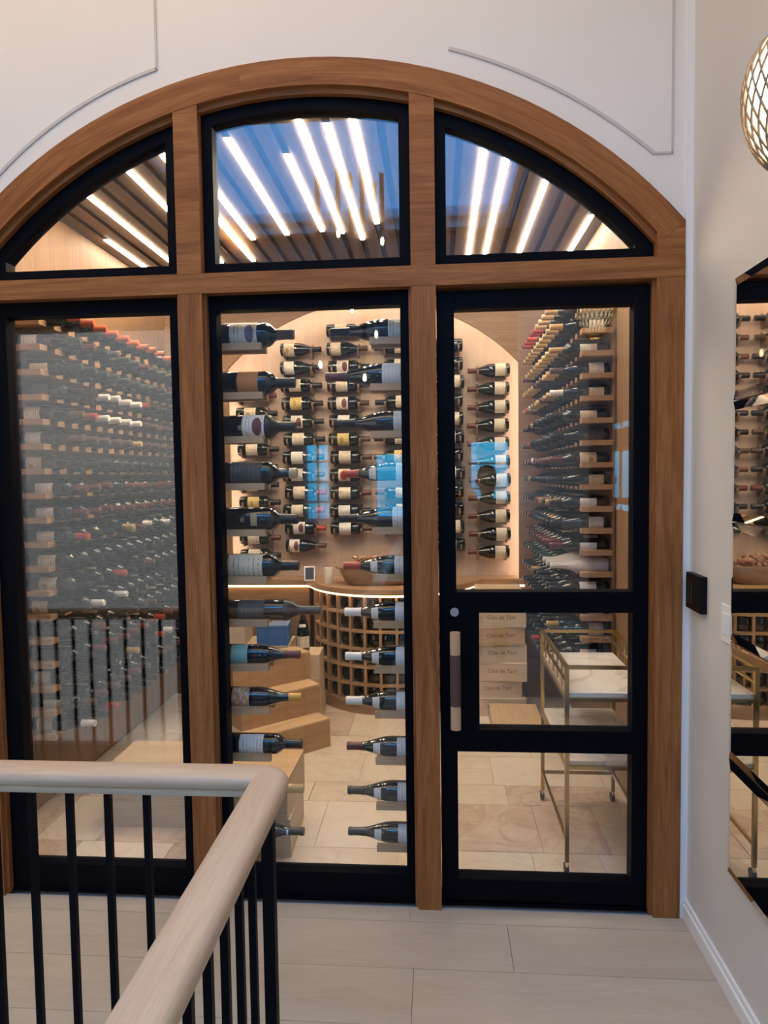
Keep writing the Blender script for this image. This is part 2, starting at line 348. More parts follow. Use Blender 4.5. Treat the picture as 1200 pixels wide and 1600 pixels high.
struct(bld(holed(WHITE, HALL_X0-.15, XW+.15, -2.8, HALL_Z1+.2, WINS, HALL_Y0-.15, HALL_Y0, 'xz'), 'wall_back', painted('dimmed_plaster', (.20, .18, .165))))  # shade put into the plaster colour, keeping its reflection in the panes dim
struct(bld(holed(WHITE, HALL_X0-.15, XW+.15, HALL_Y0-.15, .15, [SKYL, FILL_SKY], HALL_Z1, HALL_Z1+.2, 'xy'), 'ceiling', WHITE))
struct(box('floor_lower', PLANK, (HALL_X0, XW, HALL_Y0, 0, -2.9, -2.8)))
# windows of the hall (seen reflected, except the fill windows added to light it)
def hall_window(nm, o, pane, nx, nz):
    x0, x1, z0, z1 = o; y0, y1 = HALL_Y0-.11, HALL_Y0-.05
    fr = MB(); t = .04
    fr.ring([(x0, z0), (x1, z0), (x1, z1), (x0, z1)], [(x0+t, z0+t), (x1-t, z0+t), (x1-t, z1-t), (x0+t, z1-t)], y0, y1)
    f = struct(bld(fr, nm, TRIMW))
    for k in range(1, nx): x = x0+(x1-x0)*k/nx; box('muntin', TRIMW, (x-.011, x+.011, y0+.01, y1-.005, z0+t, z1-t), f)
    for k in range(1, nz): z = z0+(z1-z0)*k/nz; box('muntin', TRIMW, (x0+t, x1-t, y0+.012, y1-.007, z-.011, z+.011), f)
    box('pane', pane, (x0+t, x1-t, y0+.028, y0+.032, z0+t, z1-t), f)
hall_window('window_2', WINS[0], GLASS_TALL, 1, 1); hall_window('window_3', WINS[1], GLASS_WIN, 2, 4); hall_window('window_4', WINS[2], GLASS_WIN, 1, 1); hall_window('window_5', WINS[3], GLASS_WIN, 1, 3)
fr = MB(); x0, x1, y0, y1 = SKYL; fr.ring([(x0, y0), (x1, y0), (x1, y1), (x0, y1)], [(x0+.05, y0+.05), (x1-.05, y0+.05), (x1-.05, y1-.05), (x0+.05, y1-.05)], HALL_Z1+.1, HALL_Z1+.2, 'xy')
f = struct(bld(fr, 'window_6', TRIMW)); box('pane', GLASS_SKY, (x0+.05, x1-.05, y0+.05, y1-.05, HALL_Z1+.14, HALL_Z1+.146), f)
x0, x1, y0, y1 = FILL_SKY; fr = MB(); fr.ring([(x0, y0), (x1, y0), (x1, y1), (x0, y1)], [(x0+.05, y0+.05), (x1-.05, y0+.05), (x1-.05, y1-.05), (x0+.05, y1-.05)], HALL_Z1+.1, HALL_Z1+.2, 'xy')
f = struct(bld(fr, 'fill_skylight', TRIMW)); box('pane', GLASS_FILL_SKY, (x0+.05, x1-.05, y0+.05, y1-.05, HALL_Z1+.14, HALL_Z1+.146), f)  # added skylight, warm pane, lights facade and floor from out of view
y0, y1, z0, z1 = FILL_WIN; fr = MB(); fr.ring([(y0, z0), (y1, z0), (y1, z1), (y0, z1)], [(y0+.05, z0+.05), (y1-.05, z0+.05), (y1-.05, z1-.05), (y0+.05, z1-.05)], HALL_X0-.11, HALL_X0-.05, 'yz')
f = struct(bld(fr, 'fill_window', TRIMW)); box('pane', GLASS_FILL_WIN, (HALL_X0-.083, HALL_X0-.079, y0+.05, y1-.05, z0+.05, z1-.05), f)  # added window, never in view, brings side light into the hall
for k in range(1, 4): y = y0+(y1-y0)*k/4; box('muntin', TRIMW, (HALL_X0-.10, HALL_X0-.06, y-.02, y+.02, z0+.05, z1-.05), f)
# floor of the hall: wide pale planks around the stair void
VOID = (-4.95, -.40, HALL_Y0, -.885)
fl = MB()
for b in ((HALL_X0, XW, VOID[3], 0), (VOID[1], XW, HALL_Y0, VOID[3]), (HALL_X0, VOID[0], HALL_Y0, VOID[3])): fl.box(b[0], b[1], b[2], b[3], -.30, -.012)
floor = struct(bld(fl, 'floor', mat('floor_joint', (.36, .30, .24), .8)))
PW = .235; row = 0; y = .0
edges = [0.0, -.085]
while edges[-1] > HALL_Y0: edges.append(edges[-1]-PW)
for k in range(len(edges)-1):
    ya, yb = max(edges[k+1], HALL_Y0), edges[k]
    cuts = []; x = HALL_X0-random.uniform(0, 1.8)
    if k == 2: x = -.09-1.9*3
    while x < XW: cuts.append(x); x += 1.9
    cuts.append(XW)
    for i in range(len(cuts)-1):
        xa, xb = max(cuts[i], HALL_X0), cuts[i+1]
        if xb <= xa+.01: continue
        parts = [(xa, xb, ya, yb)]
        if yb <= VOID[3]+1e-6 or ya < VOID[3]:
            q = []
            for p in parts:
                y_lo = p[2]
                if yb > VOID[3] > ya:
                    q.append((p[0], p[1], VOID[3], yb)); 
                if p[0] < VOID[0]: q.append((p[0], min(p[1], VOID[0]), ya, min(yb, VOID[3])))
                if p[1] > VOID[1]: q.append((max(p[0], VOID[1]), p[1], ya, min(yb, VOID[3])))
            parts = q
        for p in parts:
            if p[1]-p[0] < .01 or p[3]-p[2] < .004: continue
            box('plank', PLANK, (p[0]+.0008, p[1]-.0008, p[2]+.0008, p[3]-.0008, -.012, 0), floor, axis=0)
bb = MB(); bb.box(XW-.016, XW, HALL_Y0, -.013, 0, .055); bb.box(XW-.010, XW, HALL_Y0, -.013, .055, .075); struct(bld(bb, 'baseboard_right', TRIMW, bevel=.003))

# ================================================================== ARCHED GLAZED SCREEN
scr = struct(empty('window_1', (AX, 0, 0)))
scr.location = (0, 0, 0)
def arcpts(R, t0, t1, n): return [(AX+R*math.sin(t0+(t1-t0)*k/n), AZ+R*math.cos(t0+(t1-t0)*k/n)) for k in range(n+1)]
ta = math.asin(1.309/RO)
YF, YB = -.016, .125
for (t0, t1) in ((-ta, -.13), (-.13, ta)):
    bld(MB().ring(arcpts(RO, t0, t1, 20), arcpts(RI, t0, t1, 20), YF, YB, closed=False), 'arch_casing', OAK, scr)
tl = math.asin(1.216/RL)
bld(MB().ring(arcpts(RI+.002, -tl, tl, 40), arcpts(RL, -tl, tl, 40), .004, YB, closed=False), 'arch_stop', OAK, scr)
ZT0, ZT1 = 2.258, 2.329
for x0, x1 in ((JL0, JL1), (JR0, JR1)):
    box('jamb', OAK, (x0, x1, YF, YB, 0, ZT0), scr); 
    poly = [(x0, ZT1), (x1, ZT1)]
    xa, xb = (x0, x1)
    top = [(x1, arc_z(x1, RO-.045) if x1 > 0 else arc_z(x1, RI)), (x0, arc_z(x0, RI) if x0 > 0 else arc_z(x0, RO-.045))]
    poly += [(x1, 2.444 if x1 > 0 else 2.41), (x0, 2.41 if x0 > 0 else 2.444)]
    bld(MB().prism(poly, YF+.001, YB), 'jamb', OAK, scr)
box('transom', OAK, (JL0, JR1, YF-.001, YB, ZT0, ZT1), scr)
for x0, x1 in ((ML0, ML1), (MR0, MR1)):
    box('mullion', OAK, (x0, x1, YF, YB, 0, ZT0), scr)
    bld(MB().prism([(x0, ZT1), (x1, ZT1), (x1, arc_z(x1, RI)-.001), (x0, arc_z(x0, RI)-.001)], YF+.001, YB), 'mullion', OAK, scr)
# thin stops beside the mullions (inner step)
for x0, x1 in ((JL1, JL1+.010), (ML0-.010, ML0), (ML1, ML1+.010), (MR0-.010, MR0), (JR0-.010, JR0)):
    box('stop', OAK, (x0, x1, .004, YB, 0, ZT0), scr)
FY0, FY1, GY = .026, .085, .050
def arch_poly(x0, x1, z0, R, n=18):
    zl, zr = arc_z(x0, R), arc_z(x1, R)
    t0 = math.asin((x0-AX)/R); t1 = math.asin((x1-AX)/R)
    return [(x0, z0), (x1, z0)]+arcpts(R, t1, t0, n)
# arched lights
RG = 1.553
for (o, g) in (((JL1+.001, ML0-.001), (-1.590, -.968)), ((ML1+.001, MR0-.001), (-.794, -.123)), ((MR1+.001, JR0-.001), (.042, .694))):
    op = arch_poly(o[0], o[1], ZT1, RL); gp = arch_poly(g[0], g[1], 2.372, RG)
    f = bld(MB().ring(op, gp, FY0, FY1), 'black_frame', BLACK, scr)
    bld(MB().prism(gp, GY, GY+.008), 'pane', GLASS, f)
# tall fixed lights
for (o, g) in (((JL1+.010, ML0-.010), (-1.600, -.970)), ((ML1+.010, MR0-.010), (-.796, -.1245))):
    op = [(o[0], .012), (o[1], .012), (o[1], ZT0), (o[0], ZT0)]; gp = [(g[0], .108), (g[1], .108), (g[1], 2.207), (g[0], 2.207)]
    f = bld(MB().ring(op, gp, FY0, FY1), 'black_frame', BLACK, scr)
    bld(MB().prism(gp, GY, GY+.008), 'pane', GLASS, f)
box('threshold', BLACK, (JL1, JR0, .02, .11, 0, .012), scr)
# ------------------------------------------------ door
dr = struct(empty('door_1', (JR0, FY0, 0))); dr.location = (0, 0, 0)
D0, D1 = MR1+.002, JR0-.012
def dbox(n, b): return box(n, BLACK, (b[0], b[1], FY0-.004, FY1, b[2], b[3]), dr, bevel=.002)
dbox('stile', (D0, .067, .018, 2.247)); dbox('stile', (.691, D1, .018, 2.247))
dbox('rail', (.067, .691, 2.183, 2.247)); dbox('rail', (.067, .691, 1.095, 1.172)); dbox('rail', (.067, .691, .581, .664)); dbox('rail', (.067, .691, .018, .102))
dbox('lock_stile', (.067, .148, .664, 1.095))
for b in ((.067, .691, 1.172, 2.183), (.148, .691, .664, 1.095), (.067, .691, .102, .581)):
    box('pane', GLASS, (b[0], b[1], GY, GY+.008, b[2], b[3]), dr)
HX = .0595
hd = bld(MB().tube([(HX, -.045, .690+.349*k/12) for k in range(13)], .0185, 20), 'handle', mat('handle_tan', (.55, .34, .20), .5), dr, True)
bld(MB().tube([(HX, -.045, .775), (HX, -.045, .96)], .0192, 20), 'grip', mat('handle_leather', (.085, .045, .035), .6), hd, True)
bld(MB().tube([(HX, -.045, .73), (HX, FY0, .73)], .007, 10), 'standoff', BLACK, hd, True); bld(MB().tube([(HX, -.045, 1.0), (HX, FY0, 1.0)], .007, 10), 'standoff', BLACK, hd, True)
bld(MB().tube([(HX, FY0-.014, 1.099), (HX, FY0-.004, 1.099)], .0155, 24), 'lock_cylinder', mat('satin_nickel', (.45, .45, .46), .4, .6), dr, True)
bld(MB().tube([(.047, FY0-.020, .672), (.047, FY0-.004, .672)], .010, 14), 'key_stop', BLACK2, dr, True)

# ================================================================== RAILING
rl = empty('stair_railing', (-.388, -.918, 0)); rl.location = (0, 0, 0)
tag(rl, 'pale oak handrail on slim black steel balusters around the stair opening', 'railing')
RX, RY, RZ, RW = -.390, -.917, .915, .044
def rail_section(d):
    # (across, height) profile, flat rounded top with a quirk and narrower base
    h = [(.80, -.052), (.84, -.042), (.78, -.036), (.95, -.031), (1.0, -.023), (.975, -.0145), (.88, -.0075), (.70, -.003), (.40, -.0008)]
    return [(-RW*.80, -.052)]+[(RW*a, b) for a, b in h]+[(-RW*a, b) for a, b in reversed(h[1:])]
path = [(-4.6, RY)]
for k in range(0, 20): path.append((-4.4+(RX-.075+4.4)*k/19, RY))
cx, cy, cr_ = RX-.036, RY-.036, .036
path = [p for p in path if p[0] < cx-.001]
for k in range(11):
    t = PI/2-PI/2*k/10; path.append((cx+cr_*math.cos(t), cy+cr_*math.sin(t)))
for k in range(1, 22): path.append((RX, cy-(cy-HALL_Y0)*k/21))
mb = MB(); sec = rail_section(0); ns = len(sec); tt = 0
for k, p in enumerate(path):
    a = Vector(path[max(k-1, 0)]); c = Vector(path[min(k+1, len(path)-1)]); d = (c-a).normalized(); nn = Vector((-d.y, d.x))
    for (u, h) in sec:
        q = Vector(p)+nn*u; mb.v.append((q.x, q.y, RZ+h))
    if k:
        l = math.dist(path[k], path[k-1])
        for q in range(ns):
            w_ = (q+1) % ns; v0 = sum(math.dist(sec[z], sec[z+1]) for z in range(q)); v1 = v0+math.dist(sec[q], sec[w_])
            mb.face([(k-1)*ns+q, (k-1)*ns+w_, k*ns+w_, k*ns+q], [(tt, v0), (tt, v1), (tt+l, v1), (tt+l, v0)])
        tt += l
hr = bld(mb, 'handrail', OAK_RAIL, rl, True)
bm_ = MB().box(-.0075, .0075, -.0075, .0075, 0, RZ-.050).mesh('baluster', BLACK2)
for k in range(46):
    x = -.792+.0955-.0955*k
    if x > -.45 or x < -4.55: continue
    put('baluster', bm_, rl, (x-.0, RY, 0))
for k in range(1, 43): put('baluster', bm_, rl, (RX, RY-.005-.0915*k-.10+.0, 0))
bld(MB().box(-.014, .014, -.014, .014, 0, RZ-.05), 'newel_post', BLACK2, rl, loc=(RX-.016, RY+.006, 0))

# ================================================================== RIGHT WALL ITEMS
mz = [2.152-.3525*k for k in range(6)]; my = [-.376-.3525*k for k in range(4)]
mir = tag(empty('wall_mirror', (XW, -.9, .39)), 'tall mirror divided into square panes on the white side wall', 'mirror'); mir.location = (0, 0, 0)
MEDGE = mat('mirror_edge', (.30, .20, .13), .35, .6)
for i in range(5):
    for j in range(3):
        z1, z0 = mz[i]-.002, mz[i+1]+.002; ya, yb = my[j]-.002, my[j+1]+.002; bv = .026
        mb = MB(); X0, X1, X2 = XW-.0005, XW-.012, XW-.018
        o = [(ya, z0), (ya, z1), (yb, z1), (yb, z0)]; n_ = [(ya-bv, z0+bv), (ya-bv, z1-bv), (yb+bv, z1-bv), (yb+bv, z0+bv)]
        mb.v = [(X0, *p) for p in o]+[(X1, *p) for p in o]+[(X2, *p) for p in n_]
        for k in range(4):
            l = (k+1) % 4; mb.face([k, l, 4+l, 4+k], [(0, 0)]*4, 1); mb.face([4+k, 4+l, 8+l, 8+k], [(0, 0)]*4, 0)
        mb.face([8, 9, 10, 11], [(0, 0)]*4, 0); mb.face([3, 2, 1, 0], [(0, 0)]*4, 1)
        bld(mb, 'mirror_pane', [MIRROR, MEDGE], mir)
# wall controller
ctl = tag(empty('cellar_controller'), 'black rectangular control unit with faint lettering on the white wall', 'controller')
bld(MB().box(XW-.022, XW-.0002, -.170, -.034, 1.129, 1.252), 'housing', mat('black_plastic', (.004, .004, .006), .45, spec=.15), ctl, bevel=.003)
mk = mat('lettering_grey', (.16, .15, .13), .5)
for c, yy in enumerate((-.058, -.085)):
    mb = MB(); z = 1.150
    while z < 1.225:
        h = random.uniform(.004, .007); mb.box(XW-.0226, XW-.0219, yy-.004, yy+random.uniform(.001, .004), z, z+h*.35); mb.box(XW-.0226, XW-.0219, yy-.004, yy-.002, z, z+h); z += h+.003
    bld(mb, 'lettering', mk, ctl)
sw = tag(empty('switch_plate'), 'white rounded light switch plate beside the mirror edge', 'switch')
bld(MB().box(XW-.006, XW-.0002, -.374, -.291, 1.074, 1.192), 'plate', TRIMW, sw, bevel=.004)
bld(MB().box(XW-.010, XW-.006, -.358, -.336, 1.10, 1.166), 'rocker', TRIMW, sw, bevel=.002); bld(MB().box(XW-.010, XW-.006, -.329, -.307, 1.10, 1.166), 'rocker', TRIMW, sw, bevel=.002)
# woven lamp by the wall
LX, LY, LZ, LR, LH = .772, -.88, 2.395, .098, .150
lamp = tag(empty('woven_pendant_lamp'), 'glowing woven egg shaped lamp hanging close to the white wall', 'lamp')
mb = MB()
def egg(t, a):
    # t -1..1 bottom to top
    z = t*LH; r = LR*math.sqrt(max(1-t*t*.93, 0.02))*(1+.08*t); return (LX+r*math.cos(a), LY+r*math.sin(a), LZ+z)
for s in (1, -1):
    for k in range(26): mb.tube([egg(-.99+1.93*i/16, 2*PI*k/26+s*i/16*1.1) for i in range(17)], .0026, 4, False)
for t in (-.985, .94): mb.tube([egg(t, 2*PI*k/24) for k in range(24)], .004, 6, closed=True)
bld(mb, 'woven_shade', mat('rattan', (.30, .22, .15), .6), lamp, True)
bld(MB().lathe([(-.03, .001), (-.025, .018), (0, .028), (.025, .020), (.05, .012), (.05, .001)], 14, Matrix.Translation((LX, LY, LZ)) @ Matrix.Rotation(-PI/2, 4, 'Y')), 'bulb', mat('bulb_warm', (1, .8, .5), .5, emit=(1, .74, .40), estr=35), lamp, True)
LRs = LR; LR = .090
mb = MB(); b0 = 0
for i in range(17):
    for k in range(24): mb.v.append(egg(-.97+1.88*i/16, 2*PI*k/24))
for i in range(16):
    for k in range(24): l = (k+1) % 24; mb.face([i*24+k, i*24+l, i*24+24+l, i*24+24+k], [(0, 0)]*4)
bld(mb, 'paper_liner', mat('lamp_liner', (.9, .8, .6), .7, emit=(1, .80, .50), estr=2.3), lamp, True)
LR = LRs
bld(MB().tube([(LX, LY, LZ+.05), (LX, LY, HALL_Z1)], .003, 6), 'cord', mat('cord_grey', (.3, .28, .25), .7), lamp)
# globe pendant cluster over the stairs (seen reflected)
PEND = [(-1.01, 2.57), (-.60, 2.42), (-.53, 2.86), (-.80, 3.62), (-.45, 3.62), (-.72, 3.04)]
ROPE = mat('jute_rope', (.045, .032, .022), .85)
for k, (x, z) in enumerate(PEND):
    y = -3.5+(.0, .2, -.2, .22, -.02, .02)[k]
    p = tag(empty('globe_pendant'), 'clear glass globe pendant on thick twisted rope over the stairs', 'lamp', 'globe pendants over the stairs')
    bld(MB().lathe([(-.075*math.cos(PI*i/12), .075*math.sin(PI*i/12)+.0005) for i in range(13)], 20, Matrix.Translation((x, y, z)) @ Matrix.Rotation(-PI/2, 4, 'Y')), 'globe', GLASS_BULB, p, True)
    bld(MB().lathe([(-.03, .001), (-.02, .014), (.01, .016), (.035, .008), (.035, .001)], 10, Matrix.Translation((x, y, z)) @ Matrix.Rotation(-PI/2, 4, 'Y')), 'bulb', BULB, p, True)
    bld(MB().tube([(x, y, z+.035), (x, y, z+.09)], .018, 12), 'socket', BRASS, p, True)
    rp = MB(); nz = int((HALL_Z1-z-.09)/.012)
    for s in range(2): rp.tube([(x+.011*math.cos(i*.55+PI*s), y+.011*math.sin(i*.55+PI*s), z+.09+(HALL_Z1-z-.09)*i/nz) for i in range(nz+1)], .013, 5)
    bld(rp, 'rope', ROPE, p, True)

# ================================================================== CELLAR SHELL
CX0, CX1, CZ, CYB, CYN = -1.95, .91, 2.95, 2.45, 2.60
struct(box('wall_cellar_left', OAK_WALL, (CX0-.1, CX0, .151, CYN+.1, 0, CZ), axis=2)); struct(box('wall_cellar_right', OAK_WALL, (CX1, CX1+.1, .151, CYN+.1, 0, CZ), axis=2))
# ceiling: dark backing with timber slats and led channels between
ceil = struct(box('ceiling_cellar', mat('slat_backing', (.15, .105, .075), .8), (CX0-.1, CX1+.1, .151, CYN+.1, CZ+.03, CZ+.12)))
PITCH_S = .1035; S0 = -.514
k0 = int((CX0-S0)/PITCH_S)-1
sm = MB().box(-.036, .036, 0, CYN-.155, .008, .030, axis=1).mesh('slat', SLAT)
for k in range(k0, 40):
    x = S0+(k+.5)*PITCH_S
    if x < CX0+.03 or x > CX1-.03: continue
    put('slat', sm, ceil, (x, .153, CZ))
def led_line(px0, py0, px1, py1):
    a = onZ(px0, py0, CZ); b = onZ(px1, py1, CZ); x = (a[0]+b[0])/2; x = S0+round((x-S0)/PITCH_S)*PITCH_S
    return x, max(a[1], .17), min(b[1], 2.42)
leds = [(455, 163, 538, 365), (508, 195, 566, 375), (547, 173, 588, 350), (347, 218, 443, 368), (447, 243, 503, 362), (333, 293, 395, 375), (335, 352, 388, 409), (760, 210, 732, 395), (803, 228, 765, 395), (868, 262, 815, 395), (913, 338, 878, 390), (130, 292, 262, 392), (200, 265, 262, 322), (222, 228, 260, 268), (168, 376, 225, 415)]
ledm = []
for q in leds:
    x, ya, yb = led_line(*q)
    if q in (leds[5], leds[6]): ya = max(.2, ya-.45)
    if q in leds[11:]: yb = max(yb, ya+1.35)
    if q in leds[7:11]: yb = min(yb+.25, 2.4)
    ledm.append((x, ya, yb))
used = {round(l[0], 2) for l in ledm}
for k, (x, ya, yb) in enumerate(ledm):
    o = tag(empty('led_strip_light'), 'warm white recessed led strip between the ceiling slats', 'light', 'led strips in the slatted ceiling')
    box('channel', mat('alu', (.6, .55, .45), .4, .5), (x-.0145, x+.0145, ya-.004, yb+.004, CZ+.006, CZ+.029), o); box('diffuser', LED, (x-.0125, x+.0125, ya, yb, CZ+.001, CZ+.006), o)
# back wall with arched niche
NX0, NX1, NZ0, NZS, NR = -1.495, .577, .8115, 2.375, 1.415
ncx = (NX0+NX1)/2; ncz = NZS-math.sqrt(NR**2-((NX1-NX0)/2)**2)
def nz(x, d=0): return ncz+math.sqrt(max((NR-d)**2-(x-ncx)**2, 0))
bw = MB()
def wall_layer(w, ya, yb, d):
    a, b = NX0-d, NX1+d; R_ = NR+d; zc = ncz
    w.prism([(CX0, 0), (a, 0), (a, CZ), (CX0, CZ)], ya, yb); w.prism([(b, 0), (CX1, 0), (CX1, CZ), (b, CZ)], ya, yb); w.prism([(a, 0), (-.93, 0), (-.93, NZ0), (a, NZ0)], ya, yb); w.prism([(.28, 0), (b, 0), (b, NZ0), (.28, NZ0)], ya, yb)
    w.prism([(a, CZ)]+[(float(x), zc+math.sqrt(max(R_**2-(x-ncx)**2, 0))) for x in np.linspace(a, b, 41)]+[(b, CZ)], ya, yb)
wall_layer(bw, CYB, CYB+.025, 0); wall_layer(bw, CYB+.025, CYN, .05)
nxs = [float(x) for x in np.linspace(NX0, NX1, 41)]
struct(bld(bw, 'wall_cellar_back', OAK_WALL))
niche = struct(box('wall_niche', OAK_PALE, (CX0, CX1, CYN, CYN+.06, 0, CZ), axis=2))
npth = [(NX0, NZ0)]+[(NX0, NZ0+(NZS-NZ0)*k/8) for k in range(1, 8)]+[(x, nz(x)) for x in nxs]+[(NX1, NZS-(NZS-NZ0)*k/8) for k in range(1, 9)]
def inset(p, d): return (ncx+(p[0]-ncx)*(1-d/1.036), p[1]-d if p[1] >= NZS-1e-6 else p[1])
nl = tag(empty('niche_led_strip'), 'warm led strip running round the edge of the arched bottle niche', 'light')
bld(MB().ring([inset(p, -.042) for p in npth], [inset(p, -.034) for p in npth], CYB+.030, CYB+.042, closed=False), 'diffuser', LED_NICHE, nl)
# travertine floor
def stone(name, a, b, vein, amt, sc):
    m = mat(name, a, .38); bs = m.node_tree.nodes['Principled BSDF']; v = mapping(m, 'Object', (1, 1, 1))
    c = ramp(m, noise(m, v, 5.5, 6, .6, .6), [(.3, a), (.7, b)])
    n1 = noise(m, v, sc, 5, .65, 2.2); vn = ramp(m, n1, [(.46, (0, 0, 0)), (.497, (1, 1, 1)), (.503, (1, 1, 1)), (.54, (0, 0, 0))])
    n2 = noise(m, v, 2.3, 2); ms = N(m, 'ShaderNodeMath', operation='MULTIPLY'); L(m, vn, ms.inputs[0]); L(m, n2, ms.inputs[1])
    k = N(m, 'ShaderNodeMath', operation='MULTIPLY'); k.inputs[1].default_value = amt; L(m, ms.outputs[0], k.inputs[0])
    L(m, mixc(m, k.outputs[0], c, vein), bs.inputs['Base Color']); return m
STONES = [stone('stone_cream', (.70, .60, .48), (.76, .67, .55), (.5, .38, .28), .5, 2.4), stone('stone_sand', (.66, .55, .42), (.72, .62, .49), (.45, .33, .24), .6, 3.0),
          stone('stone_rose', (.54, .40, .31), (.70, .59, .48), (.38, .23, .17), .9, 2.3), stone('stone_pale', (.74, .65, .54), (.78, .70, .59), (.55, .44, .34), .4, 2.0)]
cf = struct(box('floor_cellar', mat('grout', (.60, .49, .38), .85), (CX0-.1, CX1+.1, 0.10, CYN+.1, -.05, -.006)))
y = .112; rng = random.Random(12); rowi = 0
while y < 2.4:
    h = (.28, .42, .21, .36)[rowi % 4]; x = CX0-rng.uniform(0, .4)
    while x < CX1:
        w_ = rng.choice((.28, .42, .56)); xa, xb = max(x, CX0), min(x+w_, CX1)
        if xb-xa > .03:
            st = STONES[rng.choices((0, 1, 2, 3), (3, 2, 2.2, 3))[0]]
            box('tile', st, (xa+.0015, xb-.0015, y+.0015, min(y+h, 2.44)-.0015, -.006, rng.uniform(0, .0006)), cf)
        x += w_
    y += h; rowi += 1

# ================================================================== BOTTLES
PROF = {
 'bordeaux': [(0, .0005), (0, .029), (.004, .0355), (.010, .0375), (.190, .0375), (.203, .0355), (.215, .029), (.224, .0205), (.234, .0162), (.282, .0142), (.282, .0156), (.297, .0156), (.300, .0138), (.300, .0005)],
 'burgundy': [(0, .0005), (0, .032), (.005, .0395), (.012, .0415), (.125, .0415), (.150, .0388), (.175, .0325), (.200, .0245), (.222, .0185), (.245, .0155), (.280, .0146), (.280, .0160), (.293, .0160), (.296, .0142), (.296, .0005)],
}
def scale_prof(p, sl, sr): return [(x*sl, r*sr) for x, r in p]
KIND = {'bordeaux': (1, 1, 'bordeaux'), 'burgundy': (1, 1, 'burgundy'), 'bordeaux_magnum': (1.0, 1.26, 'bordeaux'), 'burgundy_magnum': (1.01, .98, 'burgundy'), 'long_magnum': (1.28, 1.12, 'bordeaux'), 'bordeaux_wall': (1.0, 1.26, 'bordeaux'), 'burgundy_wall': (1.0, 1.18, 'burgundy'), 'bordeaux_slim': (1.0, 1.08, 'bordeaux'), 'burgundy_long': (1.13, 1.04, 'burgundy'), 'burgundy_longer': (1.20, 1.10, 'burgundy'), 'burgundy_large': (1.06, 1.06, 'burgundy')}
_mc = {}
def rad_at(prof, x):
    for k in range(len(prof)-1):
        if prof[k][0] <= x <= prof[k+1][0] and prof[k+1][0] > prof[k][0]:
            t = (x-prof[k][0])/(prof[k+1][0]-prof[k][0]); return prof[k][1]+(prof[k+1][1]-prof[k][1])*t
    return prof[-2][1]
def part_mesh(kind, what, m, seg=20, arg=None):
    key = (kind, what, m.name, seg, arg)
    if key in _mc: return _mc[key]
    sl, sr, base = KIND[kind]; pr = scale_prof(PROF[base], sl, sr); mb = MB(); Lb = pr[-1][0]
    if what == 'body': mb.lathe(pr, seg)
    elif what == 'capsule':
        c0 = (.236 if base == 'bordeaux' else .232)*sl*(1 if arg is None else arg); o = .0008*sr
        mb.lathe([(c0, rad_at(pr, c0)-.0003), (c0, rad_at(pr, c0)+o)]+[(x, r+o) for x, r in pr if x > c0 and x < Lb-1e-6]+[(Lb+o, pr[-2][1]+o*.5), (Lb+o, .0005)], seg)
    elif what == 'label':
        a, b, half = arg; ro = pr[4][1]+.0007; mb.lathe([(a*sl, ro), (b*sl, ro)], 14, None, -half, half)
    elif what == 'neck_label':
        a, b = arg; mb.lathe([((a+(b-a)*k/4)*sl, rad_at(pr, (a+(b-a)*k/4)*sl)+.0008) for k in range(5)], 10, None, -.75, .75)
    me = mb.mesh(what, m, True); _mc[key] = me; return me
LSPAN = {'bordeaux': (.065, .150, 1.25), 'burgundy': (.030, .105, 1.25)}
def bottle(kind, loc, rot, lab, cap, label, group=None, glass=G_DK, seg=20, span=None, neck=None, caplen=None):
    o = put('wine_bottle', part_mesh(kind, 'body', glass, seg), None, loc, rot); tag(o, label, 'bottle', group)
    if lab: put('label', part_mesh(kind, 'label', LAB[lab], seg, span or LSPAN[KIND[kind][2]]), o)
    if cap: put('capsule', part_mesh(kind, 'capsule', CAP[cap], seg, caplen), o)
    if neck: put('neck_label', part_mesh(kind, 'neck_label', neck[0], seg, neck[1]), o)
    return o
def brad(kind): return PROF[KIND[kind][2]][4][1]*KIND[kind][1]
def blen(kind): return PROF[KIND[kind][2]][-1][0]*KIND[kind][0]
PAPER = mat('tissue_white', (.66, .62, .57), .85); bump(PAPER, noise(PAPER, mapping(PAPER, 'Object', (1, 1, 1)), 60, 4), .8, .006); CAP['paper'] = PAPER
MEDAL = mat('neck_medallion', (.70, .68, .64), .5)

# ---- display brackets behind the glass
FYB = .165
POSTM = OAK_IN
LZs = [2.141, 1.957, 1.79, 1.611, 1.434, 1.252, 1.077, .901, .731, .544, .363, .189]
RZs = [2.143, 1.975, 1.797, 1.605, 1.434, 1.25, 1.07, .896, .721, .539, .361, .195]
def rack_front(x0, x1, xb0, xb1, zs, kinds, lab):
    r = tag(empty('display_rack'), lab, 'rack')
    box('post', POSTM, (x0, x1, FYB-.065, FYB+.075, 0, 2.25), r)
    for z, kd in zip(zs, kinds):
        rr = brad(kd); top = z-math.sqrt(rr*rr-.030**2)
        for s in (-1, 1): box('cradle', OAK_BR_LIT, (min(xb0, xb1), max(xb0, xb1), FYB+s*.0405-.0105, FYB+s*.0405+.0105, top-.026, top), r)
BM, UM = 'bordeaux_magnum', 'burgundy_magnum'
LK = [BM, BM, BM, BM, BM, BM, 'long_magnum', UM, UM, 'bordeaux_slim', 'bordeaux_slim', UM]
RK = ['burgundy_long', 'burgundy_longer', 'burgundy_large', UM, 'burgundy_large', UM]+[UM]*6
rack_front(-.915, -.845, -.845, -.655, LZs, LK, 'slim oak post with paired cradle arms holding large bottles, corked ends to the right')
rack_front(-.055, -.004, -.055, -.245, RZs, RK, 'slim oak post with paired cradle arms holding sloping bottles beside the door')
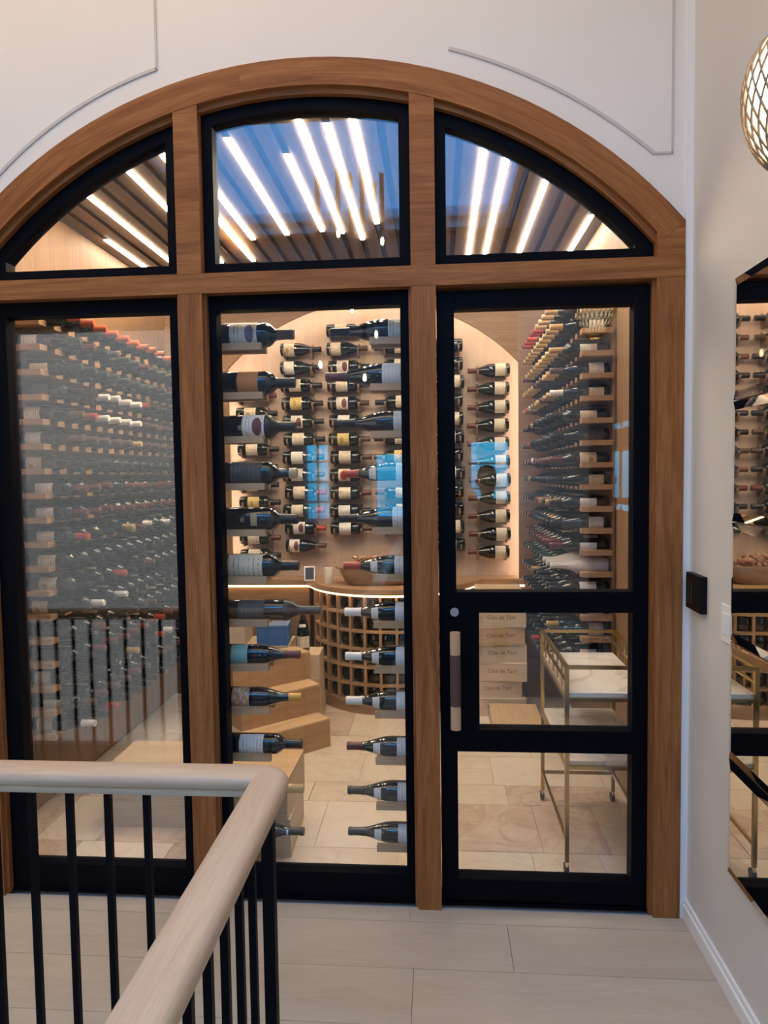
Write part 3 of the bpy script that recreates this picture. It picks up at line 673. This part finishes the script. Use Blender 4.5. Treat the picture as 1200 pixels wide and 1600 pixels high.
LS = [('emblem', 'brown', 'large dark bottle with cream label bearing a dark emblem, brown capsule, topmost', (.06, .165, 1.3), None, None),
      ('orange', 'black', 'large dark bottle with a burnt orange label and black capsule', (.085, .165, 1.5), None, None),
      ('white_seal', 'black', 'large dark bottle with white label and round maroon seal', (.10, .185, 1.3), None, .8),
      ('dark', 'beige', 'large dark printed bottle with a beige capsule', (.05, .17, 1.2), None, 1.15),
      ('tan', 'black', 'large dark bottle with one small square tan label', (.125, .150, .5), None, None),
      ('cream', 'black', 'large dark bottle with a big arched cream label above the counter', (.03, .165, 1.3), None, None),
      ('dark', 'black', 'longest black bottle with grey printed label over the blue box', (.05, .13, 1.3), None, .8),
      ('turquoise', 'maroon', 'dark bottle with turquoise label and red lettering', (.03, .095, 1.35), None, None),
      ('floral', 'yellow', 'dark bottle with colourful floral label and yellow capsule', (.03, .098, 1.35), None, 1.07),
      ('white', 'black', 'large dark bottle with plain white label lowest but two on its post', (.055, .15, 1.3), None, None),
      ('cream', 'gold', 'large dark bottle with gold capsule beside the handrail', (.06, .15, 1.3), None, None),
      ('white', 'black', 'dark bottle with white ringed black capsule at the foot of its post', (.03, .1, 1.3), (MEDAL, (.228, .236)), None)]
for z, kd, q in zip(LZs, LK, LS):
    bottle(kd, (-.838, FYB, z), (0, 0, 0), q[0], q[1], q[2], 'display bottles with necks pointing to the right', G_BL, 28, q[3], q[4], q[5])
WM = (MEDAL, (.165, .192))
RS = [('white', 'black', 'sloping dark bottle with grey white label, topmost on the post beside the door', (.03, .10, 1.3), None),
      ('crest_low', 'maroon', 'sloping dark bottle with tall white label and long maroon neck foil', (.03, .115, 1.35), None),
      ('white', 'black', 'sloping blue black bottle with plain white label', (.03, .092, 1.3), None),
      ('white', 'red', 'sloping dark bottle with white neck medallion and red capsule in front of wall bottles', (.03, .09, 1.3), WM),
      ('white', 'black', 'sloping dark bottle with white and yellow label, black capsule', (.03, .10, 1.3), None),
      ('white', 'red', 'sloping dark bottle with red capsule and white medallion in front of the cork tray', (.03, .10, 1.3), WM),
      ('crest_low', 'white', 'white capsuled dark bottle with crest label, in front of the grid rack, highest of three', (.03, .10, 1.3), WM),
      ('crest_low', 'white', 'white capsuled dark bottle with crest label, in front of the grid rack, middle of three', (.03, .10, 1.3), WM),
      ('crest_low', 'white', 'white capsuled dark bottle with crest label, in front of the grid rack, lowest of three', (.03, .10, 1.3), WM),
      ('white', 'maroon', 'dark bottle with maroon capsule and white label over the stone floor', (.03, .10, 1.3), WM),
      ('white', 'black', 'dark bottle with black capsule and white label over the stone floor', (.03, .10, 1.3), WM),
      ('crest_low', 'black', 'dark bottle with black capsule, lowest on the post beside the door', (.03, .10, 1.3), WM)]
for z, kd, q in zip(RZs, RK, RS):
    L_ = blen(kd); bottle(kd, (-.062+ (0 if L_ < .34 else .0), FYB, z), (0, PI, 0), q[0], q[1], q[2], 'display bottles with necks pointing to the left', G_BL, 28, q[3], q[4])
# red lettering on the turquoise label
# ---- bottles on the back wall
BY = CYN-.052
cols = [(-1.456, 1, [2.19-.1303*k for k in range(10)]), (-1.116, 1, [2.514-.1297*k for k in range(12)]), (-.776, 1, [2.641-.130*k for k in range(12)]),
        (-.144, -1, [2.641-.130*k for k in range(12)]), (.196, -1, [2.514-.1297*k for k in range(12)]), (.522, -1, [2.329-.1296*k for k in range(11)])]
plM = mat('peg_wood', (.26, .16, .10), .5)
def mount(par, x, y, z, r, t, down, wd, up):
    # fin standing out from the wall with a notch that carries the bottle
    mb = MB(); yo = CYN-y; n = 10
    arc = [(y+r*math.cos(PI+PI*k/n), z+r*math.sin(PI+PI*k/n)) for k in range(n+1)]
    o = [(y-r-wd, z), *arc, (y+r, z), (CYN, z+up), (CYN, z-down), (y-r*.3, z-down), (y-r-wd, z-r*.5)]
    outer = [arc[0]]+[p for p in arc[1:]]
    poly = [(y-r-wd, z+.004), (y-r, z+.004)]+arc[1:-1]+[(y+r, z+.004), (CYN-.0005, z+up), (CYN-.0005, z-down), (y-r*.2, z-down), (y-r-wd, z-r*.6)]
    mb.prism(poly, x-t/2, x+t/2, 'yz'); return bld(mb, 'bottle_mount', plM, par)
SHADES = [('cream', 'cream'), ('white', 'white'), ('ivory_crest', 'crested ivory'), ('yellow', 'yellow'), ('cream', 'cream'), ('white', 'white'), ('cream', 'cream'), ('white_seal', 'white sealed')]
CN = {'black': 'black', 'red': 'red', 'maroon': 'maroon', 'brown': 'brown'}
rb = random.Random(5)
for ci, (xe, sg, zs) in enumerate(cols):
    for ri, z in enumerate(zs):
        bg_ = (ci == 5) or (ci == 1 and ri < 2) or (ci == 4 and rb.random() < .5) or rb.random() < .08
        kd = 'burgundy_wall' if bg_ else 'bordeaux_wall'
        lb, ln = rb.choice(SHADES) if ci != 5 else ('cream', 'cream')
        cp = 'maroon' if ci == 5 else ('red' if (ci == 1 and ri in (7+1, 9, 10)) else rb.choice(('black', 'black', 'brown', 'black', 'maroon')))
        if ci == 2 and ri == 8: lb, ln = 'red_oval', 'red oval'
        if ci == 2 and ri == 6: lb, ln = 'yellow', 'yellow'
        jit = rb.uniform(-.008, .008)
        base = xe+jit
        r_ = brad(kd); y = CYN-.064
        shape = 'sloping' if bg_ else 'square shouldered'
        side = 'niche wall, neck right' if sg > 0 else 'niche wall, neck left'
        bottle(kd, (base, y, z), (rb.uniform(-.1, .25), 0 if sg > 0 else PI, 0), lb, cp, f'{shape} bottle with {ln} label, {cp} capsule on {side}', 'bottles on the lit niche wall', rb.choice((G_DK, G_GR, G_BL)), 18)
        mount(niche, base+sg*.030, y, z, r_+.0004, .012, .062, .010, .0)
        pr = scale_prof(PROF[KIND[kd][2]], 1, KIND[kd][1]); nr = rad_at(pr, .226)
        mount(niche, base+sg*.226, y, z, nr+.0012, .014, .060, .012, .045)
# ---- side racks
def side_rack(nm, xw, sg, y0, ncol, z0, nrow, near, label, seed, lab_side):
    rk = tag(empty(nm), label, 'rack'); rng = random.Random(seed)
    box('back_panel', OAK_WALL, (min(xw+sg*.003, xw+sg*.018), max(xw+sg*.003, xw+sg*.018), y0-.075, y0+ncol*.125-.04, .02, z0+.12), rk, axis=2)
    cm = MB().box(0, sg*.155, -.030, .030, -.026, 0).mesh('cradle', OAK_IN) if sg > 0 else MB().box(-.155, 0, -.030, .030, -.026, 0).mesh('cradle', OAK_IN)
    singles = []; rest = []
    for r in range(nrow):
        top = z0-.1125*r
        for c in range(ncol+1): put('cradle', cm, rk, (xw+sg*.018, y0+(c-.5)*.125, top))
        mode = rng.choice(('bordeaux', 'bordeaux', 'burgundy'))
        rowcap = rng.choice(('black', 'black', 'black', 'brown', 'green', 'maroon', 'gold'))
        for c in range(ncol):
            kd = mode if rng.random() < .8 else 'burgundy'
            cp = rowcap if rng.random() < .75 else rng.choice(('black', 'red', 'maroon', 'white', 'gold', 'black'))
            if nm == 'wine_rack':
                pass
            if r == 0: cp = 'orange_red' if sg > 0 else ('tan' if c < 5 else 'red')
            if sg > 0 and r in (3, 4) and 2 <= c <= 5: cp = 'white'
            if sg < 0 and 1 <= r <= 3: cp = 'gold' if rng.random() < .8 else cp
            lb = rng.choice(('cream', 'white', 'cream', 'ivory_crest', 'dark', 'white'))
            rr = brad(kd); zc = top+math.sqrt(rr*rr-.0325**2)
            rot = (rng.uniform(.0, .8), 0, 0) if sg > 0 else (rng.uniform(-.8, .0), PI, 0)
            if sg < 0 and r == 12 and c < 3: lb, cp, kd = None, 'paper', 'burgundy'
            it = (kd, (xw+sg*.022, y0+c*.125, zc), rot, lb, cp)
            (singles if c < near else rest).append(it)
    return singles, rest
sl, rl_ = side_rack('wine_rack', CX0, 1, .64, 14, 2.325, 18, 6, 'oak cradle rack of bottles along the cellar wall behind the fixed side pane', 3, 0)
sr_, rr_ = side_rack('wine_rack', CX1, -1, 1.20, 10, 2.435, 18, 5, 'oak cradle rack of bottles along the cellar wall behind the brass cart', 4, 0)
LN = {'cream': 'cream', 'white': 'white', 'ivory_crest': 'crested ivory', 'dark': 'dark'}
for lst, where in ((sl, 'in rack behind side pane'), (sr_, 'in rack behind brass cart')):
    for kd, loc, rot, lb, cp in lst:
        if cp == 'paper':
            bottle(kd, loc, rot, None, 'paper', 'bottle wrapped in crumpled white tissue lying in rack behind brass cart', 'tissue wrapped bottles', PAPER, 16, None, None, .72); continue
        sh = 'sloping' if kd == 'burgundy' else 'square shouldered'
        bottle(kd, loc, rot, lb, cp, f'{sh} bottle, {LN[lb]} label, {cp.replace("_", " ")} capsule, {where}', 'bottles '+where, random.choice((G_DK, G_GR, G_BL)), 16)
# the rest of the rack bottles, further back, as one object
def merge_bottles(items, name):
    V = []; F = []; UV = []; MI = []; mats = [G_DK]; mi = {}
    def m_i(m):
        if m.name not in mi: mi[m.name] = len(mats); mats.append(m)
        return mi[m.name]
    off = 0
    for kd, loc, rot, lb, cp in items:
        M = Matrix.Translation(loc) @ Euler(rot).to_matrix().to_4x4()
        sl_, srr, base = KIND[kd]; pr = scale_prof(PROF[base], sl_, srr); mb = MB(); mb.lathe(pr, 10, M, mi=0)
        if lb: a, b, h = LSPAN[base]; ro = pr[4][1]+.0012; mb.lathe([(a, ro), (b, ro)], 8, M, -h, h, mi=m_i(LAB[lb]))
        c0 = .236; o = .001; mb.lathe([(c0, rad_at(pr, c0)+o)]+[(x, r+o) for x, r in pr if c0 < x < pr[-1][0]-1e-6]+[(pr[-1][0]+o, .0005)], 10, M, mi=m_i(CAP[cp]))
        V += mb.v; F += [[i+off for i in f] for f in mb.f]; UV += mb.uv; MI += mb.mi; off = len(V)
    q = MB(); q.v, q.f, q.uv, q.mi = V, F, UV, MI
    return bld(q, name, mats, None, True)
STUFF = rl_+rr_

# ================================================================== COUNTER AND GRID RACK
KX, KY, KR = -.325, 2.60, .60
def front(x, off=0.0):
    d = (KR+off)**2-(x-KX)**2
    c = KY-math.sqrt(d) if d > 0 else 9
    s = 2.43-off*.5; k = .035
    return s if c > s+.3 else -k*math.log(math.exp(-c/k)+math.exp(-s/k))
fx = [float(v) for v in np.concatenate([np.linspace(CX0+.31, -.95, 8), np.linspace(-.94, .34, 46), np.linspace(.36, CX1-.30, 5)])]
ctr = tag(empty('counter'), 'curved oak counter bulging over the grid rack below the bottle wall', 'counter')
bld(MB().prism([(NX0+.001, CYN-.001), (NX0+.001, CYB-.001), (fx[0], CYB-.001)]+[(x, front(x, .03)) for x in fx]+[(fx[-1], CYB-.001), (NX1-.001, CYB-.001), (NX1-.001, CYN-.001)], .812, .852, 'xy'), 'worktop', OAK_IN, ctr, bevel=.004)
mb = MB(); pth = [(x, front(x, .012), .8045) for x in fx]; mb.tube(pth, .006, 6)
bld(mb, 'led_strip', LED_COUNTER, ctr)
gr = tag(empty('grid_wine_rack'), 'curved oak grid rack of square bottle cells under the counter bulge', 'rack')
zr = [.085+.1194*k for k in range(7)]
ang0, ang1, nc = math.radians(-178), math.radians(-2), 17
def cyl(t, r): return (KX+r*math.cos(t), KY+r*math.sin(t))
angs = [ang0+(ang1-ang0)*k/nc for k in range(nc+1)]
angs = [t for t in angs if cyl(t, KR)[1] < 2.46]
arcn = [angs[0]+(angs[-1]-angs[0])*k/40 for k in range(41)]
for z in zr: bld(MB().ring([cyl(t, KR) for t in arcn], [cyl(t, KR-.28) for t in arcn], z-.009, z+.009, 'xy', closed=False), 'shelf', OAK_IN, gr)
dv = MB().box(0, .28, -.009, .009, zr[0]+.009, zr[-1]-.009).mesh('divider', OAK_IN)
for t in angs: p = cyl(t, KR-.001); put('divider', dv, gr, (p[0], p[1], 0), (0, 0, t+PI))
bld(MB().ring([cyl(t, KR-.02) for t in arcn], [cyl(t, KR-.04) for t in arcn], 0, zr[0]-.009, 'xy', closed=False), 'plinth', OAK_IN, gr)
bld(MB().ring([cyl(t, KR-.281) for t in arcn], [cyl(t, KR-.29) for t in arcn], 0, zr[-1]+.02, 'xy', closed=False), 'back_panel', mat('rack_inside', (.03, .028, .028), .7), gr)
for i in range(6):
    for k in range(len(angs)-1):
        t = (angs[k]+angs[k+1])/2; p = cyl(t, KR-.27); 
        M = (p[0], p[1], zr[i]+.009+.0375)
        STUFF.append(('burgundy_wall', cyl(t, KR-.022)+(zr[i]+.0585,), (0, 0, t+PI), None, random.choice(('black', 'maroon', 'gold', 'black', 'brown', 'black'))))
ST = merge_bottles(STUFF, 'wine_bottle_rows'); ST['kind'] = 'stuff'
tag(ST, 'deep rows of dark wine bottles filling the far rack positions and grid cells', 'bottles')
# items on the counter
ZC = .8525
tb = tag(empty('tablet', (-.905, 2.335, ZC), .15), 'small white framed tablet leaning on the counter', 'tablet')
tm = Matrix.Rotation(-.32, 4, 'X')
bld(MB().box(-.038, .038, -.006, .004, .002, .108, tm), 'case', TRIMW, tb, bevel=.003); bld(MB().box(-.030, .030, -.0075, -.006, .012, .098, tm), 'screen', mat('dark_screen', (.05, .055, .06), .2), tb)
bld(MB().box(-.02, .02, .02, .045, 0, .012), 'stand', TRIMW, tb, bevel=.002)
cn_ = tag(empty('candle', (-.755, 2.25, ZC)), 'white cylindrical candle standing between tablet and cork tray', 'candle')
MZ = Matrix.Rotation(-PI/2, 4, 'Y')
bld(MB().lathe([(0, .0005), (0, .030), (.004, .032), (.104, .032), (.108, .030), (.102, .026), (.098, .0005)], 24, MZ), 'wax', mat('wax_white', (.80, .75, .66), .5), cn_, True)
bld(MB().tube([(0, 0, .098), (.001, 0, .112)], .0012, 6), 'wick', BLACK2, cn_)
# carved wooden tray with corks
TX, TY = -.42, 2.22
ty = tag(empty('cork_tray', (TX, TY, ZC), .03), 'long carved wooden dough bowl piled with corks on the counter', 'bowl')
mb = MB(); rows = [(.18, .0, .0005), (.18, .0, 1.0), (.215, .02, 1.0), (.250, .085, 1.0), (.258, .120, 1.0), (.242, .122, 1.0), (.20, .03, .96), (.18, .018, .0005)]; n_ = 36; b = 0
for (a, h, s) in rows:
    for k in range(n_):
        t = 2*PI*k/n_; ca, sa = math.cos(t), math.sin(t); f_ = (abs(ca)**3+abs(sa)**3)**(-1/3)
        mb.v.append((a*ca*f_*.98*s, a*sa*f_*.48*s, h))
for i in range(len(rows)-1):
    for k in range(n_): l = (k+1) % n_; mb.face([i*n_+k, i*n_+l, (i+1)*n_+l, (i+1)*n_+k], [(k*.03, i*.03), (k*.03+.03, i*.03), (k*.03+.03, i*.03+.03), (k*.03, i*.03+.03)])
bld(mb, 'bowl', wood('bowl_wood', (.30, .19, .11), (.38, .25, .15), (.45, .31, .20), .6, .6), ty, True)
for s in (-1, 1): bld(MB().tube([(s*.240, -.03, .112), (s*.268, -.02, .118), (s*.275, 0, .118), (s*.268, .02, .118), (s*.240, .03, .112)], .008, 8), 'handle', MATS['bowl_wood'], ty, True)
ck = MB().lathe([(-.022, .0005), (-.022, .011), (.022, .011), (.022, .0005)], 10).mesh('cork', mat('cork_tan', (.52, .33, .20), .8), True); ck2 = MB().lathe([(-.022, .0005), (-.022, .011), (.022, .011), (.022, .0005)], 10).mesh('cork', mat('cork_stained', (.42, .18, .13), .8), True)
rc = random.Random(2)
for k in range(84):
    lay = k//24; x = rc.uniform(-.19, .19)*(1-.06*lay); y = rc.uniform(-.070, .070)*(1-.2*lay)
    st_ = rc.random() < .3
    o = put('cork', ck2 if st_ else ck, None, (TX+x, TY+y, ZC+.088+lay*.026+rc.uniform(0, .018)), (rc.uniform(0, 6), rc.uniform(-.4, .4), rc.uniform(0, 6)))
    tag(o, 'wine stained cork in the wooden bowl' if st_ else 'pale wine cork in the wooden bowl', 'cork', 'corks in the wooden bowl')

# ================================================================== CRATES
INKM = mat('brand_ink', (.16, .09, .07), .8); INKR = mat('brand_ink_red', (.30, .08, .06), .8)
def crate(loc, size, rz, m, label, text=None, group=None, lidm=None, mark=None, tsize=.05, toff=0):
    sx_, sy_, sz_ = size
    o = tag(empty('wine_crate', loc, rz), label, 'crate', group); t = .012
    b = MB(); b.box(-sx_/2, sx_/2, -sy_/2, -sy_/2+t, 0, sz_-t); b.box(-sx_/2, sx_/2, sy_/2-t, sy_/2, 0, sz_-t); b.box(-sx_/2, -sx_/2+t, -sy_/2+t, sy_/2-t, 0, sz_-t); b.box(sx_/2-t, sx_/2, -sy_/2+t, sy_/2-t, 0, sz_-t); b.box(-sx_/2+t, sx_/2-t, -sy_/2+t, sy_/2-t, 0, t)
    bld(b, 'body', m, o); bld(MB().box(-sx_/2, sx_/2, -sy_/2, sy_/2, sz_-t+.0006, sz_), 'lid', lidm or m, o, bevel=.0015)
    if text: put('lettering', text_mesh(text, tsize, INKM), o, (toff, -sy_/2-.0003, sz_*.55), (PI/2, 0, 0))
    if mark == 'ring': bld(MB().tube([(sx_/2+.001, .0+.045*math.cos(2*PI*k/24), sz_*.5+.045*math.sin(2*PI*k/24)) for k in range(24)], .003, 5, closed=True), 'ring_mark', INKM, o)
    if mark == 'ringf': bld(MB().tube([(.0+.045*math.cos(2*PI*k/24), -sy_/2-.001, sz_*.5+.045*math.sin(2*PI*k/24)) for k in range(24)], .003, 5, closed=True), 'ring_mark', INKM, o)
    return o
# stepped stack of slim brown cases on the left of the aisle
z = 0
for k, lab in enumerate(('slim brown wooden case at the bottom of the stepped stack on the floor', 'slim brown wooden case in the middle of the stepped stack', 'slim brown wooden case on top of the stepped stack')):
    crate((-.896-.076*k, 1.39+.11*k, z), (.52, .18, .17), .733, PINE_DK, lab, lidm=PINE); z += .1705
for k, lab in enumerate(('wide pale case lowest in the stack carrying the blue box', 'wide pale case midway in the stack carrying the blue box', 'wide pale case directly under the blue box')):
    crate((-1.245, 1.98, .1705*k), (.56, .28, .17), .02, PINE2, lab)
# stack of paler cases behind, a bottle on top
zz = 0
for k, lab in enumerate(('pale wooden case with ring mark at the foot of the narrow stack', 'plain pale wooden case second in the narrow stack', 'pale wooden case with black stamp topping the narrow stack, bottle on it')):
    crate((-.868, 2.0, zz), (.19, .21, (.145, .145, .150)[k]), -.05+.04*k, PINE2, lab, mark='ringf' if k == 0 else None, text='3L' if k == 2 else None, tsize=.045); zz += (.1455, .1455, .1505)[k]
ob = put('wine_bottle', part_mesh('burgundy', 'body', G_DK, 20), None, (-.890, 1.99, zz+.0005), (0, -PI/2, 0)); tag(ob, 'upright dark bottle with white shoulder badge standing on the narrow case stack', 'bottle')
ob.rotation_euler = (0, -PI/2, 0)
lm_ = MB().lathe([(.03, .0422), (.105, .0422)], 14, None, -1.3, 1.3).mesh('label', LAB['cream'], True); put('label', lm_, ob); put('capsule', part_mesh('burgundy', 'capsule', CAP['black'], 20, None), ob)
put('neck_label', part_mesh('burgundy', 'neck_label', MEDAL, 20, (.165, .185)), ob)
# blue box and pale box on the stepped stack
bx_ = tag(empty('blue_box', (-1.075, 1.965, z), .10), 'glossy blue presentation box on wooden cases beside the upright bottle', 'box')
BLU = mat('blue_card', (.05, .16, .40), .35)
bld(MB().box(-.10, .10, -.12, .12, 0, .11), 'body', BLU, bx_, bevel=.002); bld(MB().box(-.102, .102, -.122, .122, .112, .130), 'lid', BLU, bx_, bevel=.002)
crate((-1.36, 1.96, z), (.22, .24, .13), .06, PINE2, 'small pale framed wooden box beside the blue box', lidm=PINE)
# pine cases near the glass, behind the handrail corner
crate((-.85, .465, 0), (.44, .34, .165), 0.03, PINE2, 'pale pine case on the floor close to the glass, under another'); crate((-.85, .465, .1655), (.44, .34, .165), -.02, PINE2, 'pale pine case close to the glass, laid on another case', lidm=PINE)
# flat cases below the left rack
for k in range(2): crate((-1.32, .69, .1355*k), (.44, .34, .135), 0, PINE2, ('flat pale case on the floor beside the tall rack, lower of two', 'flat pale case beside the tall rack, upper of two')[k])
# lettered cases right of the grid rack
zq = 0; rq = random.Random(8)
nm_ = ['seventh and lowest', 'sixth', 'fifth', 'fourth', 'third', 'second', 'topmost']
for k in range(7):
    crate((.415+(.0, -.03, .02, .0, -.02, .0, -.01)[k], 2.19+rq.uniform(-.01, .01), zq), (.31, .29, .118), (.02, .05, -.10, .06, .12, .02, -.03)[k], PINE2 if k != 4 else PINE, f'lettered wooden wine case, {nm_[k]} from the top of the tall stack', 'Clos de Tart', tsize=.036, toff=-.005); zq += .1185
crate((.47, 1.775, 0), (.30, .45, .10), -.03, PINE2, 'single flat wooden case lying on the floor beside the lettered stack', lidm=PINE)

# ================================================================== BRASS CART
cart = tag(empty('bar_cart'), 'brass bar cart with white veined marble shelves near the door', 'cart')
X0, X1, Y0, Y1 = .500, .835, .235, .865
for x in (X0, X1):
    for y in (Y0, Y1):
        box('leg', BRASS, (x-.008, x+.008, y-.008, y+.008, .055, .845), cart)
        cs = bld(MB().tube([(x, y, .058), (x, y, .035)], .006, 8), 'caster', CHROME, cart); bld(MB().tube([(x-.008, y+.012, .022), (x+.008, y+.012, .022)], .022, 16), 'wheel', mat('rubber_black', (.02, .02, .02), .5), cs, True)
def frame(z, t=.007):
    for y in (Y0, Y1): box('rail', BRASS, (X0+.008, X1-.008, y-t, y+t, z-t, z+t), cart)
    for x in (X0, X1): box('rail', BRASS, (x-t, x+t, Y0+.008, Y1-.008, z-t, z+t), cart)
for z in (.838, .725-.014, .453-.014): frame(z)
box('rail', BRASS, (X0+.008, X1-.008, Y1-.006, Y1+.006, .137, .149), cart)
for x in (X0, X1): box('rail', BRASS, (x-.006, x+.006, Y0+.008, Y1-.008, .137, .149), cart)
MARB = stone('marble_white', (.76, .72, .66), (.82, .79, .74), (.30, .24, .20), 1.0, 1.5)
for z in (.725, .453): box('marble_shelf', MARB, (X0+.004, X1-.004, Y0+.004, Y1-.004, z-.006, z+.010), cart)
for x in (X0, X1):
    box('rail', BRASS, (x-.005, x+.005, Y0+.008, Y1-.008, .775, .785), cart)
    for k in range(1, 6): y = Y0+(Y1-Y0)*k/6; bld(MB().tube([(x, y, .735), (x, y, .83)], .004, 6), 'spindle', BRASS, cart)

# ================================================================== PHOTOGRAPHER (seen only as a reflection in the door glass)
def skinned(name, verts, edges, m, parent=None, sub=2, root=0):
    import bmesh
    bm = bmesh.new(); ly = bm.verts.layers.skin.verify(); vs = []
    for k, v in enumerate(verts):
        b = bm.verts.new(v[:3]); b[ly].radius = v[3] if isinstance(v[3], tuple) else (v[3], v[3]); b[ly].use_root = (k == root); vs.append(b)
    for a, c in edges: bm.edges.new((vs[a], vs[c]))
    me = bpy.data.meshes.new(name); bm.to_mesh(me); bm.free(); me.materials.append(m)
    o = put(name, me, parent); md = o.modifiers.new('skin', 'SKIN'); md.use_smooth_shade = True
    sd = o.modifiers.new('sub', 'SUBSURF'); sd.levels = sd.render_levels = sub; return o
SKINM = mat('skin_tone', (.52, .33, .24), .55); SHIRT = mat('dark_shirt', (.05, .05, .06), .8); TROUS = mat('dark_trousers', (.035, .04, .055), .8); HAIR = mat('brown_hair', (.06, .035, .022), .6)
pr_ = tag(empty('person', (.40, -2.98, 0)), 'person in dark shirt and trousers raising a phone, mirrored in the door glass', 'person')
PX, PY, PZ = 0.0, 0.0, 0.0
# one continuous body: pelvis, legs, spine, neck, head, arms (local coordinates, facing +y)
V_ = [(0, 0, .90, (.155, .105)), (0, .005, 1.05, (.135, .095)), (0, 0, 1.20, (.155, .10)), (0, -.005, 1.32, (.15, .085)), (0, 0, 1.385, .052), (0, .02, 1.425, .050), (0, .03, 1.48, (.068, .082)), (0, .03, 1.55, (.074, .092)), (0, .02, 1.605, (.060, .075)),
      (-.095, 0, .84, .085), (-.10, .01, .47, .058), (-.10, 0, .10, .040), (-.10, .10, .035, (.042, .030)), (-.10, .16, .028, (.036, .022)),
      (.095, 0, .84, .085), (.10, .01, .47, .058), (.10, 0, .10, .040), (.10, .10, .035, (.042, .030)), (.10, .16, .028, (.036, .022)),
      (-.175, 0, 1.335, .055), (-.285, .10, 1.16, .042), (-.285, .30, 1.37, .031), (-.285, .345, 1.42, (.028, .022)),
      (.175, 0, 1.335, .055), (.20, .13, 1.14, .042), (-.07, .30, 1.35, .031), (-.115, .33, 1.40, (.028, .022))]
E_ = [(0, 1), (1, 2), (2, 3), (3, 4), (4, 5), (5, 6), (6, 7), (7, 8), (0, 9), (9, 10), (10, 11), (11, 12), (12, 13), (0, 14), (14, 15), (15, 16), (16, 17), (17, 18), (3, 19), (19, 20), (20, 21), (21, 22), (3, 23), (23, 24), (24, 25), (25, 26)]
body = skinned('body', V_, E_, SKINM, pr_, 2, 0)
shirt = skinned('shirt', [(0, 0, .88, (.172, .122)), (0, .005, 1.05, (.152, .112)), (0, 0, 1.20, (.170, .115)), (0, -.005, 1.325, (.165, .099)), (0, 0, 1.365, .066), (-.178, 0, 1.338, .068), (-.245, .065, 1.225, .058), (.178, 0, 1.338, .068), (.195, .085, 1.215, .058)], [(0, 1), (1, 2), (2, 3), (3, 4), (3, 5), (5, 6), (3, 7), (7, 8)], SHIRT, pr_, 2)
skinned('trousers', [(0, 0, .93, (.166, .116)), (0, 0, .88, (.168, .118)), (-.095, 0, .82, .098), (-.10, .01, .47, .072), (-.10, 0, .09, .060), (.095, 0, .82, .098), (.10, .01, .47, .072), (.10, 0, .09, .060)], [(0, 1), (1, 2), (2, 3), (3, 4), (1, 5), (5, 6), (6, 7)], TROUS, pr_, 2, 1)
skinned('hair', [(0, -.055, 1.46, (.070, .05)), (0, -.035, 1.55, (.088, .085)), (0, .0, 1.615, (.080, .075)), (0, .05, 1.645, (.060, .04))], [(0, 1), (1, 2), (2, 3)], HAIR, pr_, 2)
fz = MB()
for sx_ in (-1, 1): bld(MB().lathe([(-.010*math.cos(PI*i/6), .010*math.sin(PI*i/6)+.0003) for i in range(7)], 8, Matrix.Translation((sx_*.030, .116, 1.545))), 'eye', mat('eye_dark', (.03, .02, .02), .3), pr_, True)
bld(MB().tube([(0, .115, 1.545), (0, .135, 1.515), (0, .122, 1.505)], [.007, .013, .009], 8), 'nose', SKINM, pr_, True)
bld(MB().tube([(-.022, .112, 1.472), (0, .119, 1.470), (.022, .112, 1.472)], [.003, .006, .003], 8), 'mouth', mat('lips', (.35, .14, .12), .5), pr_, True)
for sx_ in (-1, 1): bld(MB().tube([(sx_*.074, .02, 1.555), (sx_*.088, .012, 1.545), (sx_*.086, .018, 1.515), (sx_*.074, .025, 1.510)], .008, 6), 'ear', SKINM, pr_, True)
def hand(px, py, pz, side, nm):
    # fingers wrap the phone edge; side = +1 palm faces +x
    for k, ln in enumerate((.062, .070, .066, .052)):
        z = pz+.030-.019*k
        skinned('finger', [(px, py, z, .009), (px-side*.012, py+ln*.5, z+.004, .0085), (px+side*.010, py+ln*.85, z+.006, .0075), (px+side*.030, py+ln*.80, z+.006, .006)], [(0, 1), (1, 2), (2, 3)], SKINM, pr_, 1)
    skinned('thumb', [(px, py-.01, pz-.03, .012), (px+side*.02, py-.004, pz+.0, .010), (px+side*.040, py+.008, pz+.015, .008)], [(0, 1), (1, 2)], SKINM, pr_, 1)
hand(-.285, .345, 1.435, 1, 'hand'); hand(-.115, .335, 1.415, -1, 'hand')
ph = tag(empty('phone', (.40-.20, -2.98+.385, 1.435)), 'dark slab phone raised in both hands, mirrored in the glass', 'phone')
bld(MB().box(-.078, .078, -.004, .004, -.037, .037), 'case', mat('phone_black', (.01, .01, .012), .3), ph, bevel=.003); bld(MB().box(-.074, .074, -.0052, -.004, -.034, .034), 'screen', mat('phone_screen', (.02, .02, .025), .1), ph)
